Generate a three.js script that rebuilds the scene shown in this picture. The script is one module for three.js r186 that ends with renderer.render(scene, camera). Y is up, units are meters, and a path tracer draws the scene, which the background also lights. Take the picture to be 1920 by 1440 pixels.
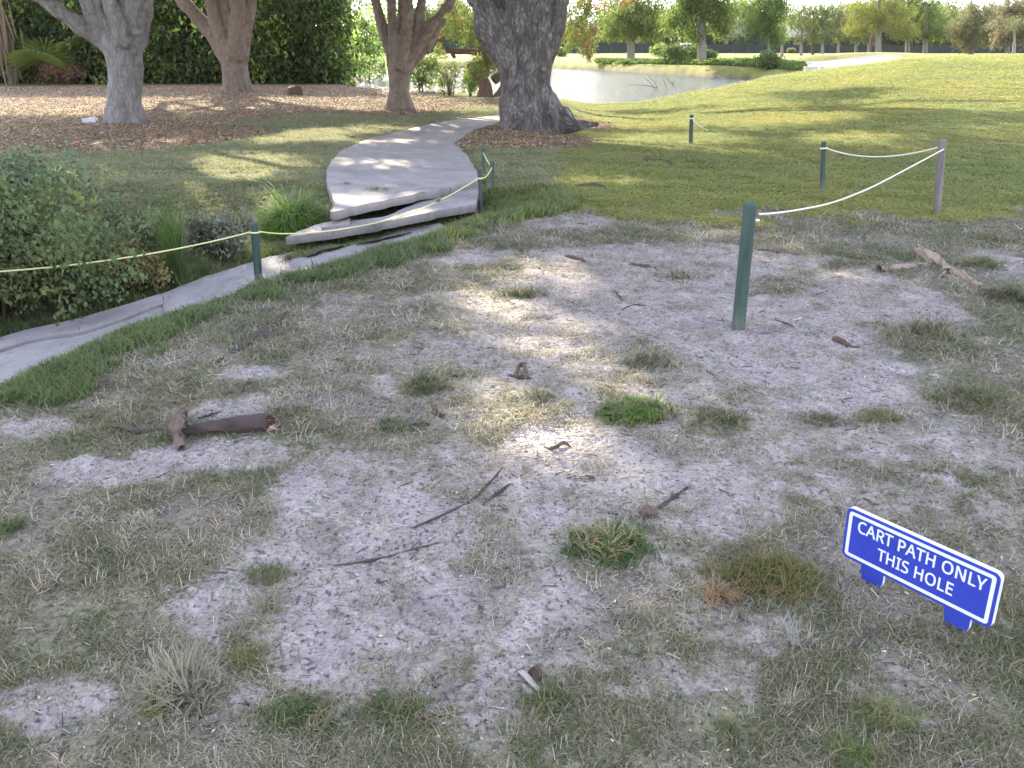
import * as THREE from 'three';
import { mergeGeometries, mergeVertices } from 'three/addons/utils/BufferGeometryUtils.js';
import { MarchingCubes } from 'three/addons/objects/MarchingCubes.js';
import { TextGeometry } from 'three/addons/geometries/TextGeometry.js';
import { FontLoader } from 'three/addons/loaders/FontLoader.js';
import { createNoise2D, createNoise3D } from 'simplex-noise';

// ---------------------------------------------------------------- camera, sky, sun, exposure
const scene = new THREE.Scene();
const FOCAL = 1567, PITCH = THREE.MathUtils.degToRad(22.53), EYE = 1.5;      // focal length in pixels of a 1920 x 1440 frame
const camera = new THREE.PerspectiveCamera(2 * Math.atan(720 / FOCAL) * 180 / Math.PI, 4 / 3, 0.05, 3000);
camera.position.set(0, EYE, 0);
camera.rotation.x = -PITCH;

const SUN_EL = THREE.MathUtils.degToRad(24), SUN_AZ = THREE.MathUtils.degToRad(-16.5);   // azimuth from straight ahead, left is negative
const sunDir = new THREE.Vector3(Math.sin(SUN_AZ) * Math.cos(SUN_EL), Math.sin(SUN_EL), -Math.cos(SUN_AZ) * Math.cos(SUN_EL));
{ // the sky: pale and bright low down and round the sun, soft blue overhead
  const W = 512, H = 256, data = new Float32Array(W * H * 4), v = new THREE.Vector3();
  for (let y = 0; y < H; y++) for (let x = 0; x < W; x++) {
    const el = ((y + 0.5) / H - 0.5) * Math.PI, az = ((x + 0.5) / W - 0.5) * 2 * Math.PI;
    v.set(Math.cos(el) * Math.cos(az), Math.sin(el), Math.cos(el) * Math.sin(az));
    const up = Math.max(0, v.y), h = Math.pow(1 - up, 3.2), c = Math.max(0, v.dot(sunDir)), g = 0.55 * Math.pow(c, 6) + 0.9 * Math.pow(c, 40);
    data.set([0.36 + 0.58 * h + g * 1.0, 0.41 + 0.52 * h + g * 0.92, 0.58 + 0.38 * h + g * 0.8, 1], (y * W + x) * 4);
  }
  const t = new THREE.DataTexture(data, W, H, THREE.RGBAFormat, THREE.FloatType);
  t.mapping = THREE.EquirectangularReflectionMapping; t.magFilter = THREE.LinearFilter; t.needsUpdate = true;
  scene.background = t; scene.environment = t;
}
scene.environmentIntensity = 0.85; scene.backgroundIntensity = 0.85;
const sun = new THREE.DirectionalLight(new THREE.Color(1, 0.86, 0.62), 3.7);
sun.name = 'sun';
sun.position.copy(sunDir).multiplyScalar(120).add(new THREE.Vector3(0, 0, -30));
sun.target.position.set(0, 0, -30);
sun.castShadow = true;
Object.assign(sun.shadow.camera, { left: -80, right: 80, top: 80, bottom: -80, near: 1, far: 400 });
sun.shadow.mapSize.set(4096, 4096);
sun.shadow.radius = 1;
scene.add(sun, sun.target);
scene.fog = new THREE.FogExp2(new THREE.Color(0.9, 0.9, 0.86), 0.0001);
const renderer = new THREE.WebGLRenderer({ antialias: true });
renderer.toneMapping = THREE.LinearToneMapping;
renderer.toneMappingExposure = 5.7;
renderer.shadowMap.enabled = true;

// ---------------------------------------------------------------- numbers and helpers
function rng(seed) { let s = seed >>> 0; return () => { s = (s + 0x6d2b79f5) | 0; let t = Math.imul(s ^ (s >>> 15), 1 | s); t = (t + Math.imul(t ^ (t >>> 7), 61 | t)) ^ t; return ((t ^ (t >>> 14)) >>> 0) / 4294967296; }; }
const R = rng(20240);
const rr = (a, b, r = R) => a + (b - a) * r();
const n2 = createNoise2D(rng(7)), n2b = createNoise2D(rng(8)), n3 = createNoise3D(rng(9));
const fbm = (x, y, o = 4) => { let s = 0, a = 0.5; for (let i = 0; i < o; i++) { s += a * n2(x, y); x *= 2.03; y *= 2.03; a *= 0.5; } return s; };
const clamp = (x, a = 0, b = 1) => Math.min(b, Math.max(a, x));
const ss = (a, b, x) => { const t = clamp((x - a) / (b - a)); return t * t * (3 - 2 * t); };
const lerp = (a, b, t) => a + (b - a) * t;
const V = (x, y, z) => new THREE.Vector3(x, y, z);
const used = {};
function numbered(n) { used[n] = (used[n] ?? -1) + 1; return used[n] ? n + '_' + String(used[n]).padStart(3, '0') : n; }
function tag(o, label, category, group) { o.userData = { ...o.userData, label, category }; if (group) o.userData.group = group; return o; }
function shade(o) { o.traverse((c) => { if (c.isMesh) { c.castShadow = true; c.receiveShadow = true; } }); return o; }
function base(name, label, category, p, group) { const o = new THREE.Group(); o.name = numbered(name); o.position.copy(p); tag(o, label, category, group); scene.add(o); return o; }
function part(name, geo, mat, parent, kind) { const m = new THREE.Mesh(geo, mat); m.name = name; if (kind) m.userData.kind = kind; parent.add(m); return m; }
const COS = Math.cos(PITCH), SIN = Math.sin(PITCH);
function ray(px, py) { const a = (px - 960) / FOCAL, b = (720 - py) / FOCAL; return V(a, b * COS - SIN, -b * SIN - COS); }     // measured direction, not unit
const at = (px, py, d) => { const r = ray(px, py); return r.multiplyScalar(d / -r.z).add(V(0, EYE, 0)); };                        // d metres ahead
const onPlane = (px, py, y) => { const r = ray(px, py); return r.multiplyScalar((y - EYE) / r.y).add(V(0, EYE, 0)); };

// ---------------------------------------------------------------- terrain
const POND = [[-11, 58], [-9, 50], [-6, 45], [0, 40], [3.5, 38], [8, 39.5], [14, 46], [20, 53], [22.5, 60], [22, 67], [17, 74], [13, 82], [10, 89], [4, 97], [-13, 99], [-13, 80]];
const WATER = -1.6;
function polyDist(P, x, y) {   // signed, negative inside
  let d = 1e9, inside = false;
  for (let i = 0, j = P.length - 1; i < P.length; j = i++) {
    const [ax, ay] = P[j], [bx, by] = P[i], ex = bx - ax, ey = by - ay, t = clamp(((x - ax) * ex + (y - ay) * ey) / (ex * ex + ey * ey));
    d = Math.min(d, Math.hypot(x - ax - ex * t, y - ay - ey * t));
    if ((ay > y) !== (by > y) && x < ((bx - ax) * (y - ay)) / (by - ay) + ax) inside = !inside;
  }
  return inside ? -d : d;
}
function lineDist(P, x, y) {   // signed, positive on the right hand of the direction of travel (x to the right, y ahead)
  let d = 1e9, s = 1;
  for (let i = 1; i < P.length; i++) {
    const [ax, ay] = P[i - 1], [bx, by] = P[i], ex = bx - ax, ey = by - ay, t = clamp(((x - ax) * ex + (y - ay) * ey) / (ex * ex + ey * ey));
    const q = Math.hypot(x - ax - ex * t, y - ay - ey * t);
    if (q < d) { d = q; s = ex * (y - ay) - ey * (x - ax) < 0 ? 1 : -1; }
  }
  return d * s;
}
const table = (T, x) => { if (x <= T[0][0]) return T[0][1]; for (let i = 1; i < T.length; i++) if (x <= T[i][0]) return lerp(T[i - 1][1], T[i][1], ss(0, 1, (x - T[i - 1][0]) / (T[i][0] - T[i - 1][0])) * 0.5 + 0.5 * (x - T[i - 1][0]) / (T[i][0] - T[i - 1][0])); return T[T.length - 1][1]; };
const CREST = [[0.03, -1.2], [0.142, -1.08], [0.225, -0.62], [0.307, -0.2], [0.354, -0.02], [0.389, 0.18], [0.413, 0.3], [0.448, 0.56], [0.554, 0.7], [0.75, 0.8]];
const TRENCH = [[0, 0.5], [4.3, 0.44], [7, 0.34], [8.6, 0.18], [9.4, 0.06], [10, 0]];
const trench = (d) => table(TRENCH, d);
const gy = (d) => -trench(d);
const flat = (px, py, y) => { const p = onPlane(px, py, y); return [p.x, -p.z]; };
// the sunken cart path in front: its far (left) and near (right) edge on the ground, [x, metres ahead]
const LOW_L = [[-520, 830, -0.5], [0, 643, -0.43], [150, 603, -0.4], [300, 556, -0.37], [400, 513, -0.33], [500, 482, -0.3], [575, 464, -0.25], [645, 446, -0.22], [735, 428, -0.19], [820, 411, -0.15], [860, 380, -0.1], [890, 330, -0.1], [880, 300, -0.12], [855, 270, -0.15]].map((p) => flat(...p));
const LOW_R = [[-700, 1160, -0.5], [0, 778, -0.43], [150, 702, -0.4], [300, 640, -0.37], [430, 588, -0.34], [500, 560, -0.31], [575, 528, -0.27], [680, 484, -0.22], [770, 448, -0.18], [840, 420, -0.14], [905, 396, -0.08], [930, 372, -0.08], [905, 335, -0.1], [884, 300, -0.12], [858, 270, -0.15]].map((p) => flat(...p));
// the upper path: rows of left and right edge pixels from its broken lip up to the oak
const UP_ROWS = [[622, 407, 822, 364], [630, 386, 903, 343], [614, 352, 897, 333], [616, 318, 887, 311], [640, 286, 869, 288], [690, 264, 853, 271], [765, 244, 868, 256], [845, 228, 903, 241], [940, 217, 958, 226], [985, 213, 1000, 222]];
function smoothGround(x, d) {
  let h = -0.5 * ss(7, 26, d) - 0.35 * ss(26, 40, d) - 0.05 * ss(0, 6, d) * ss(0, 8, -x);
  const a = x / Math.max(d, 1);
  if (x > 0) h = lerp(h, table(CREST, a), ss(9, 42, d) * ss(0.02, 0.1, a) * (d < 44 ? 1 : 1 - ss(45, 58, d)));
  h = lerp(h, -0.9, ss(48, 66, d));
  h += 1.02 * Math.exp(-(((x - 32) / 11) ** 2) - (((d - 81) / 9) ** 2)) + 0.85 * Math.exp(-(((x - 55) / 18) ** 2) - (((d - 90) / 16) ** 2));
  h -= 0.38 * ss(1.25, 0.7, Math.hypot((x - 28.2) / 4.6, (d - 75.2) / 3.5));     // the bunker is hollowed out of the green's bank
  if (d > 100) h = lerp(h, -0.86, ss(104, 130, d) * 0.8);
  if (d > 36 && d < 104) { const q = polyDist(POND, x, d); h = lerp(h, -2.5, ss(1.2, -2.4, q + 0.5 * fbm(x * 0.3, d * 0.3, 2))); }
  return h;
}
function ground(x, z, fine = true) {
  const d = -z;
  let h = smoothGround(x, d);
  if (d < 11.2 && d > 0.5 && x < 1.5) {
    const t = trench(d), r = lineDist(LOW_R, x, d), l = -lineDist(LOW_L, x, d);    // r > 0 on the berm, l > 0 among the bushes
    if (r > 0) h -= t * (1 - ss(-0.05, 0.75, r));
    else h -= t * (l > 0 ? 1 - 0.45 * ss(0.3, 5, l) : 1) + (l < 0 ? 0.06 : 0.02);
  }
  if (d > 10 && d < 40 && x < 3 && x > -6) { const q = polyDist(UPPER, x, d); h -= 0.07 * ss(0.15, -0.15, q); }
  if (d > 6 && d < 11 && x < 0.4 && x > -3.4) { const q = polyDist(SUNK, x, d); if (q < 0.12) h = Math.max(h, lerp(lerp(-0.29, -0.165, clamp((x + 2.2) / 1.7)), h, ss(0.0, 0.12, q))); }
  if (fine && d < 60) h += 0.022 * fbm(x * 1.1, z * 1.1, 3) + (d < 14 ? 0.010 * n2b(x * 4.2, z * 4.2) + 0.004 * n2(x * 13, z * 13) : 0);
  return h;
}
const SUNK = [[536, 448], [603, 440], [645, 434], [700, 425], [728, 419], [800, 404], [862, 392], [896, 385], [900, 342], [824, 362], [746, 396], [654, 414], [612, 416], [560, 434]].map(([x, y]) => flat(x, y, -0.13));   // soil under the sunken slab
let UPPER = [[0, 900], [1, 900], [1, 901]];
function hit(px, py, f = ground) {
  const r = ray(px, py); r.divideScalar(-r.z);
  let t0 = 0.8, t = 0.8;
  for (; t < 500; t += 0.05 + t * 0.012) { if (EYE + r.y * t < f(r.x * t, -t)) break; t0 = t; }
  for (let i = 0; i < 26; i++) { const m = (t0 + t) / 2; if (EYE + r.y * m < f(r.x * m, -m)) t = m; else t0 = m; }
  return V(r.x * t, EYE + r.y * t, -t);
}
const coarse = (x, z) => smoothGround(x, -z);
const upRows = UP_ROWS.map(([a, b, c, d]) => [hit(a, b, coarse), hit(c, d, coarse)]);
UPPER = [...upRows.map((r) => [r[0].x, -r[0].z]), ...upRows.map((r) => [r[1].x, -r[1].z]).reverse()];

// ellipses given where they are seen, kept as ellipses on the ground
function spot(px, py, rx, ry, k = 1) {
  const c = hit(px, py), e = hit(px + rx, py), n = hit(px, py + ry), f = hit(px, Math.max(py - ry, 104));
  return { x: c.x, y: c.y, z: c.z, a: Math.abs(e.x - c.x), b: Math.max(0.05, Math.abs(n.z - f.z) / 2), zc: (n.z + f.z) / 2, k };
}
const inSpots = (S, x, z) => { let m = 0; for (const s of S) { const q = ((x - s.x) / s.a) ** 2 + ((z - s.zc) / s.b) ** 2; if (q < 2.2) m = Math.max(m, s.k * (1 - ss(0.35, 2.0, q))); } return m; };
const SAND = [[1400, 790, 400, 120, 0.5], [1230, 640, 470, 150, 0.46], [860, 1060, 470, 270, 0.44], [1620, 950, 300, 150, 0.4], [1000, 700, 420, 90, 0.4], [1250, 1200, 300, 120, 0.34], [650, 930, 130, 80], [700, 1010, 190, 90, 0.95], [720, 1170, 210, 120, 0.9], [1080, 890, 180, 90], [1340, 930, 130, 70, 0.75], [1180, 560, 240, 75, 0.75], [1470, 650, 190, 100, 0.95], [1560, 730, 150, 60, 0.8],
  [1060, 412, 90, 16, 0.9], [980, 640, 150, 50, 0.6], [460, 770, 90, 30, 0.6], [200, 885, 130, 26, 0.75], [400, 850, 140, 30, 0.7], [420, 1130, 80, 80, 0.6], [90, 1320, 110, 55, 0.62], [1010, 1150, 110, 100, 0.6], [900, 1260, 110, 110, 0.55], [1250, 490, 280, 36, 0.6],
  [1660, 565, 130, 60, 0.65], [860, 480, 120, 16, 0.5], [690, 575, 120, 25, 0.4], [1840, 850, 80, 60, 0.55], [480, 700, 80, 16, 0.5], [1900, 500, 80, 40, 0.5], [60, 800, 100, 20, 0.5], [440, 1300, 50, 20, 0.5], [1700, 1300, 160, 60, 0.35], [820, 655, 80, 20, 0.45],
  [455, 328, 45, 5, 0.9], [395, 332, 30, 5, 0.7], [215, 405, 30, 5, 0.8], [150, 415, 30, 4, 0.8], [620, 241, 40, 3, 0.8], [250, 425, 60, 5, 0.7], [120, 345, 20, 3, 0.7]].map((s) => spot(...s));
const MULCH = [[330, 190, 420, 46], [300, 162, 480, 16], [640, 165, 160, 16], [760, 200, 130, 16, 0.9], [60, 250, 260, 40, 0.95], [300, 262, 160, 24, 0.7], [980, 258, 110, 20], [1080, 232, 60, 12, 0.9], [880, 262, 40, 16, 0.8], [880, 194, 90, 6], [-60, 200, 200, 50]].map((s) => spot(...s));
const NEARCREST = (x, d) => x / d;
function zones(x, z) {     // what grows here: bare sand, leaf litter, lush berm grass, mown mound
  const d = -z, q = fbm(x * 0.9 + 3, z * 0.9, 3), p = fbm(x * 3.1, z * 3.1 + 9, 3);
  let s = 0, m = 0, l = 0;
  if (d < 30) s = ss(0.18, 0.80, inSpots(SAND, x, z) + 0.34 * q + 0.34 * p + (d < 9 ? 0.3 * fbm(x * 8.3, z * 8.3 + 4, 2) : 0) + (d < 6.5 ? 0.08 : 0));
  if (d < 50) m = ss(0.3, 0.5, inSpots(MULCH, x, z) + 0.22 * q + 0.1 * p);
  if (d < 9.6 && x < 0.6) { const r = lineDist(LOW_R, x, d); if (r > 0) l = (1 - ss(0.35, 1.15, r + 0.4 * q + 0.25 * p)) * (1 - ss(9, 9.6, d)); else { const f = -lineDist(LOW_L, x, d); l = f > 0 ? 0.45 * (1 - ss(0.1, 1.2, f)) : 1; } }
  const far = ss(5.6, 9.5, d + 1.2 * q);
  return { s: s * (1 - l), m: m * (1 - l), l, far, q, p };
}

// ---------------------------------------------------------------- textures
function tnoise(x, y, per, seed) {   // value noise that repeats every "per" cells
  const xi = Math.floor(x), yi = Math.floor(y), fx = x - xi, fy = y - yi, u = fx * fx * (3 - 2 * fx), v = fy * fy * (3 - 2 * fy);
  const h = (a, b) => { a = ((a % per) + per) % per; b = ((b % per) + per) % per; let n = Math.imul(a + 1, 374761393) ^ Math.imul(b + 1, 668265263) ^ Math.imul(seed + 1, 1274126177); n = Math.imul(n ^ (n >>> 13), 1274126177); return ((n ^ (n >>> 16)) >>> 0) / 4294967296; };
  return lerp(lerp(h(xi, yi), h(xi + 1, yi), u), lerp(h(xi, yi + 1), h(xi + 1, yi + 1), u), v);
}
function tex(size, f, srgb, channels = 1) {
  const data = new Uint8Array(size * size * 4);
  for (let y = 0, i = 0; y < size; y++) for (let x = 0; x < size; x++, i += 4) { const c = f(x / size, y / size); const g = typeof c === 'number' ? [c, c, c] : c; data[i] = clamp(g[0]) * 255; data[i + 1] = clamp(g[1]) * 255; data[i + 2] = clamp(g[2]) * 255; data[i + 3] = 255; }
  const t = new THREE.DataTexture(data, size, size);
  t.wrapS = t.wrapT = THREE.RepeatWrapping; t.magFilter = THREE.LinearFilter; t.minFilter = THREE.LinearMipmapLinearFilter; t.generateMipmaps = true;
  if (srgb) t.colorSpace = THREE.SRGBColorSpace;
  t.needsUpdate = true;
  return t;
}
const rep = (t, x, y = x) => { const c = t.clone(); c.repeat.set(x, y); c.needsUpdate = true; return c; };
// soil: grains, dark specks of litter and small dents; one tile is 1.6 m
const soilH = tex(1024, (u, v) => {
  const g = tnoise(u * 300, v * 300, 300, 1) * 0.35 + tnoise(u * 120, v * 120, 120, 2) * 0.3 + tnoise(u * 48, v * 48, 48, 3) * 0.25 + tnoise(u * 16, v * 16, 16, 4) * 0.2;
  const dent = ss(0.62, 0.9, tnoise(u * 70, v * 70, 70, 5)) * 0.45;
  return clamp(g - dent);
});
const soilC = tex(1024, (u, v) => {
  const g = 0.84 + 0.16 * tnoise(u * 380, v * 380, 380, 11) - 0.10 * tnoise(u * 40, v * 40, 40, 12);
  const speck = ss(0.72, 0.92, tnoise(u * 150, v * 150, 150, 13)) * 0.5 + ss(0.66, 0.9, tnoise(u * 75, v * 75, 75, 16)) * 0.22 + ss(0.86, 0.95, tnoise(u * 60 + 0.3 * tnoise(u * 90, v * 90, 90, 15), v * 75, 75 * 4, 14)) * 0.25;
  return clamp(g - speck);
});
const barkH = tex(512, (u, v) => {
  const w = tnoise(u * 8, v * 8, 8, 21) * 0.12;
  const a = Math.abs(tnoise((u + w) * 26, v * 7, 26 * 7, 22) * 2 - 1), b = Math.abs(tnoise((u + w) * 56, v * 18, 56 * 18, 23) * 2 - 1);
  return clamp(Math.pow(a, 0.7) * 0.65 + b * 0.25 + tnoise(u * 120, v * 120, 120, 24) * 0.15);
});
const barkC = tex(512, (u, v) => {
  const w = tnoise(u * 8, v * 8, 8, 21) * 0.12;
  const a = Math.abs(tnoise((u + w) * 26, v * 7, 26 * 7, 22) * 2 - 1);
  const k = 0.42 + 0.5 * Math.pow(a, 0.5) + 0.14 * (tnoise(u * 90, v * 90, 90, 25) - 0.5);
  return [k, k * 0.985, k * 0.96];
});
const concreteC = tex(1024, (u, v) => {
  const g = 0.86 + 0.10 * (tnoise(u * 200, v * 200, 200, 31) - 0.5) + 0.16 * (tnoise(u * 9, v * 9, 9, 32) - 0.5) + 0.10 * (tnoise(u * 30, v * 30, 30, 33) - 0.5);
  const s = ss(0.86, 0.96, tnoise(u * 60, v * 60, 60, 34)) * 0.3;
  return [g - s, (g - s) * 0.985, (g - s) * 0.96];
});
const concreteH = tex(512, (u, v) => 0.5 * tnoise(u * 160, v * 160, 160, 41) + 0.3 * tnoise(u * 60, v * 60, 60, 42) + 0.2 * tnoise(u * 14, v * 14, 14, 43));
const woodH = tex(256, (u, v) => 0.6 * tnoise(u * 60, v * 6, 360, 51) + 0.4 * tnoise(u * 120, v * 24, 480, 52));
const waveH = tex(512, (u, v) => 0.5 * tnoise(u * 14, v * 34, 14 * 34, 61) + 0.3 * tnoise(u * 30, v * 70, 30 * 70, 62) + 0.2 * tnoise(u * 70, v * 130, 70 * 130, 63));
const ropeH = tex(64, (u, v) => Math.abs(((u + v) * 4) % 1 - 0.5) * 2);

const std = (c, o = {}) => new THREE.MeshStandardMaterial({ color: new THREE.Color().setRGB(...c), roughness: 0.9, ...o });
const leafMat = (c, t = 0.4, o = {}) => new THREE.MeshPhysicalMaterial({ color: new THREE.Color().setRGB(...c), roughness: 1, transmission: t, thickness: 0, side: THREE.DoubleSide, specularIntensity: 0.3, ...o });

// ---------------------------------------------------------------- the ground sheet: a fan of rings round the photographer, fine in front, coarse elsewhere
{
  const ang = [], NA = 760;
  for (let i = 0; i <= NA; i++) ang.push(-0.72 + 1.44 * i / NA);
  for (let i = 1; i < 56; i++) ang.push(0.72 + (2 * Math.PI - 1.44) * i / 56);
  const rad = [0.02, 0.5];
  for (let r = 0.9; r < 14; r *= 1.0052) rad.push(r);
  for (let r = 14; r < 110; r *= 1.012) rad.push(r);
  for (let r = 112; r < 1400; r *= 1.1) rad.push(r);
  const na = ang.length, pos = new Float32Array(na * rad.length * 3), col = new Float32Array(pos.length), uv = new Float32Array(na * rad.length * 2), idx = [];
  const C = { sand: [0.36, 0.32, 0.30], dry: [0.215, 0.185, 0.155], turf: [0.22, 0.235, 0.095], lush: [0.09, 0.125, 0.04], mound: [0.265, 0.25, 0.05], mulch: [0.30, 0.20, 0.125], mud: [0.10, 0.085, 0.06], far: [0.145, 0.165, 0.018] };
  const mix = (a, b, t) => [lerp(a[0], b[0], t), lerp(a[1], b[1], t), lerp(a[2], b[2], t)];
  let k = 0;
  for (const r of rad) for (const a of ang) {
    const x = r * Math.sin(a), z = -r * Math.cos(a), d = -z, h = ground(x, z), i = k++;
    pos.set([x, h, z], i * 3); uv.set([x / 1.6, z / 1.6], i * 2);
    const Z = zones(x, z), big = fbm(x * 0.16, z * 0.16, 3);
    let c = mix(C.dry, C.turf, clamp(0.35 + 0.5 * Z.q + 0.25 * Z.p));
    const right = ss(0.0, 0.12, x / Math.max(d, 1));
    c = mix(c, mix(mix(C.turf, C.dry, clamp(0.25 + Z.q)), mix(C.mound, C.turf, clamp(0.3 + 0.9 * big)), right), Z.far);
    if (d > 70) c = mix(C.far, C.mound, clamp(0.4 + big));
    c = mix(c, C.lush, Z.l * 0.8); c = mix(c, mix(C.mulch, C.mud, clamp(0.15 + 0.8 * Z.p + 0.4 * Z.q)), Z.m); c = mix(c, C.sand, Z.s * (d > 12 ? 0.8 : 1));
    if (h < WATER + 0.3 && d > 36) c = mix(c, C.mud, ss(WATER + 0.3, WATER + 0.05, h));
    const v = 0.92 + 0.3 * Z.p - (d < 9 ? 0.16 * Z.s * ss(0.1, 0.6, fbm(x * 2.2 + 20, z * 2.2, 3)) : 0) + (d > 7 ? 0.3 * Z.far * fbm(x * 0.5, z * 0.9, 4) : 0) + (d < 14 ? 0.16 * n2b(x * 30, z * 30) : 0);
    col.set(c.map((q) => q * v), i * 3);
  }
  for (let j = 0; j + 1 < rad.length; j++) for (let i = 0; i < na; i++) { const a = j * na + i, b = j * na + (i + 1) % na, c = a + na, d = b + na; idx.push(a, b, c, b, d, c); }
  const g = new THREE.BufferGeometry();
  g.setAttribute('position', new THREE.BufferAttribute(pos, 3)); g.setAttribute('color', new THREE.BufferAttribute(col, 3)); g.setAttribute('uv', new THREE.BufferAttribute(uv, 2));
  g.setIndex(idx); g.computeVertexNormals();
  const m = new THREE.Mesh(g, new THREE.MeshStandardMaterial({ vertexColors: true, map: soilC, bumpMap: soilH, bumpScale: 0.02, roughness: 0.95 }));
  m.name = 'ground'; m.userData.kind = 'structure'; m.receiveShadow = true;
  scene.add(m);
}
// pond
{
  const s = new THREE.Shape(POND.map(([x, d]) => { const cx = 5, cd = 70; return new THREE.Vector2(cx + (x - cx) * 1.2, cd + (d - cd) * 1.16); }));
  const g = new THREE.ShapeGeometry(s); g.rotateX(-Math.PI / 2);
  const p = g.attributes.position, uv = g.attributes.uv;
  for (let i = 0; i < p.count; i++) { p.setY(i, WATER); uv.setXY(i, p.getX(i) / 5, p.getZ(i) / 5); }
  g.computeVertexNormals();
  const m = new THREE.Mesh(g, new THREE.MeshPhysicalMaterial({ color: new THREE.Color().setRGB(0.06, 0.075, 0.07), roughness: 0.12, bumpMap: waveH, bumpScale: 0.22, ior: 1.33 }));
  m.name = 'pond_water'; m.userData.kind = 'structure'; m.receiveShadow = true; scene.add(m);
}

// ---------------------------------------------------------------- the cart path
const pathMat = new THREE.MeshStandardMaterial({ vertexColors: true, color: new THREE.Color().setRGB(0.35, 0.337, 0.345), map: concreteC, bumpMap: concreteH, bumpScale: 0.006, roughness: 0.92 });
const path = new THREE.Group(); path.name = 'cart_path'; path.userData.kind = 'structure'; scene.add(path);
function slabGrid(rows, off, thick, na = 16, nb = 6) {   // rows of [left, right] points; a slab with sides that follows them
  const pts = [], nrow = (rows.length - 1) * nb + 1;
  for (let j = 0; j < nrow; j++) {
    const q = j / nb, i = Math.min(rows.length - 2, Math.floor(q)), t = q - i;
    const cr = (a, b, c, d) => { const f = (p0, p1, p2, p3) => 0.5 * (2 * p1 + (p2 - p0) * t + (2 * p0 - 5 * p1 + 4 * p2 - p3) * t * t + (3 * p1 - p0 - 3 * p2 + p3) * t * t * t); return V(f(a.x, b.x, c.x, d.x), f(a.y, b.y, c.y, d.y), f(a.z, b.z, c.z, d.z)); };
    const g = (k) => rows[clamp(k, 0, rows.length - 1)];
    const L = cr(g(i - 1)[0], g(i)[0], g(i + 1)[0], g(i + 2)[0]), Rr = cr(g(i - 1)[1], g(i)[1], g(i + 1)[1], g(i + 2)[1]);
    const line = [];
    for (let n = 0; n <= na; n++) { const s = n / na, p = L.clone().lerp(Rr, s); const e = (n === 0 || n === na ? 0.02 * n2(p.x * 5, p.z * 5) + 0.009 * n2b(p.x * 21, p.z * 21) : 0); p.x += e; p.z += (j === 0 ? 0.035 * n2(p.x * 6 + 5, 3) + 0.02 * n2b(p.x * 23, 1) : 0); p.y = off(p, s, q / (rows.length - 1)) + 0.004 * n2b(p.x * 3, p.z * 3); line.push(p); }
    pts.push(line);
  }
  const pos = [], uv = [], idx = [], col = [];
  const add = (p) => { pos.push(p.x, p.y, p.z); const k = 1 - 0.22 * ss(0.05, 0.6, fbm(p.x * 0.9, p.z * 0.9, 3)) - 0.12 * ss(0.1, 0.5, n2(p.x * 4, p.z * 4)); col.push(k, k * 0.99, k * 0.97); uv.push(p.x / 1.7 + p.y * 0.3, p.z / 1.7 + p.y * 0.3); return pos.length / 3 - 1; };
  const top = pts.map((l) => l.map(add));
  for (let j = 0; j + 1 < top.length; j++) for (let i = 0; i < na; i++) idx.push(top[j][i], top[j][i + 1], top[j + 1][i], top[j][i + 1], top[j + 1][i + 1], top[j + 1][i]);
  const ringPts = [...pts.map((l) => l[0]), ...pts[nrow - 1].slice(1), ...pts.map((l) => l[na]).reverse().slice(1), ...pts[0].slice(1, na).reverse()];
  const n = ringPts.length, up = ringPts.map(add), low = ringPts.map((p) => add(V(p.x, p.y - thick, p.z)));
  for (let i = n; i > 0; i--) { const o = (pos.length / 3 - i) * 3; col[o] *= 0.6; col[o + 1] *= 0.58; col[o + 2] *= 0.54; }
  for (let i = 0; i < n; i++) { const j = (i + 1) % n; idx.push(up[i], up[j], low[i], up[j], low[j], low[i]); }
  const g = new THREE.BufferGeometry();
  g.setAttribute('position', new THREE.Float32BufferAttribute(pos, 3)); g.setAttribute('uv', new THREE.Float32BufferAttribute(uv, 2)); g.setAttribute('color', new THREE.Float32BufferAttribute(col, 3)); g.setIndex(idx); g.computeVertexNormals();
  return g;
}
const slab = (g) => { const m = part('slab', g, pathMat, path); return m; };
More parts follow.
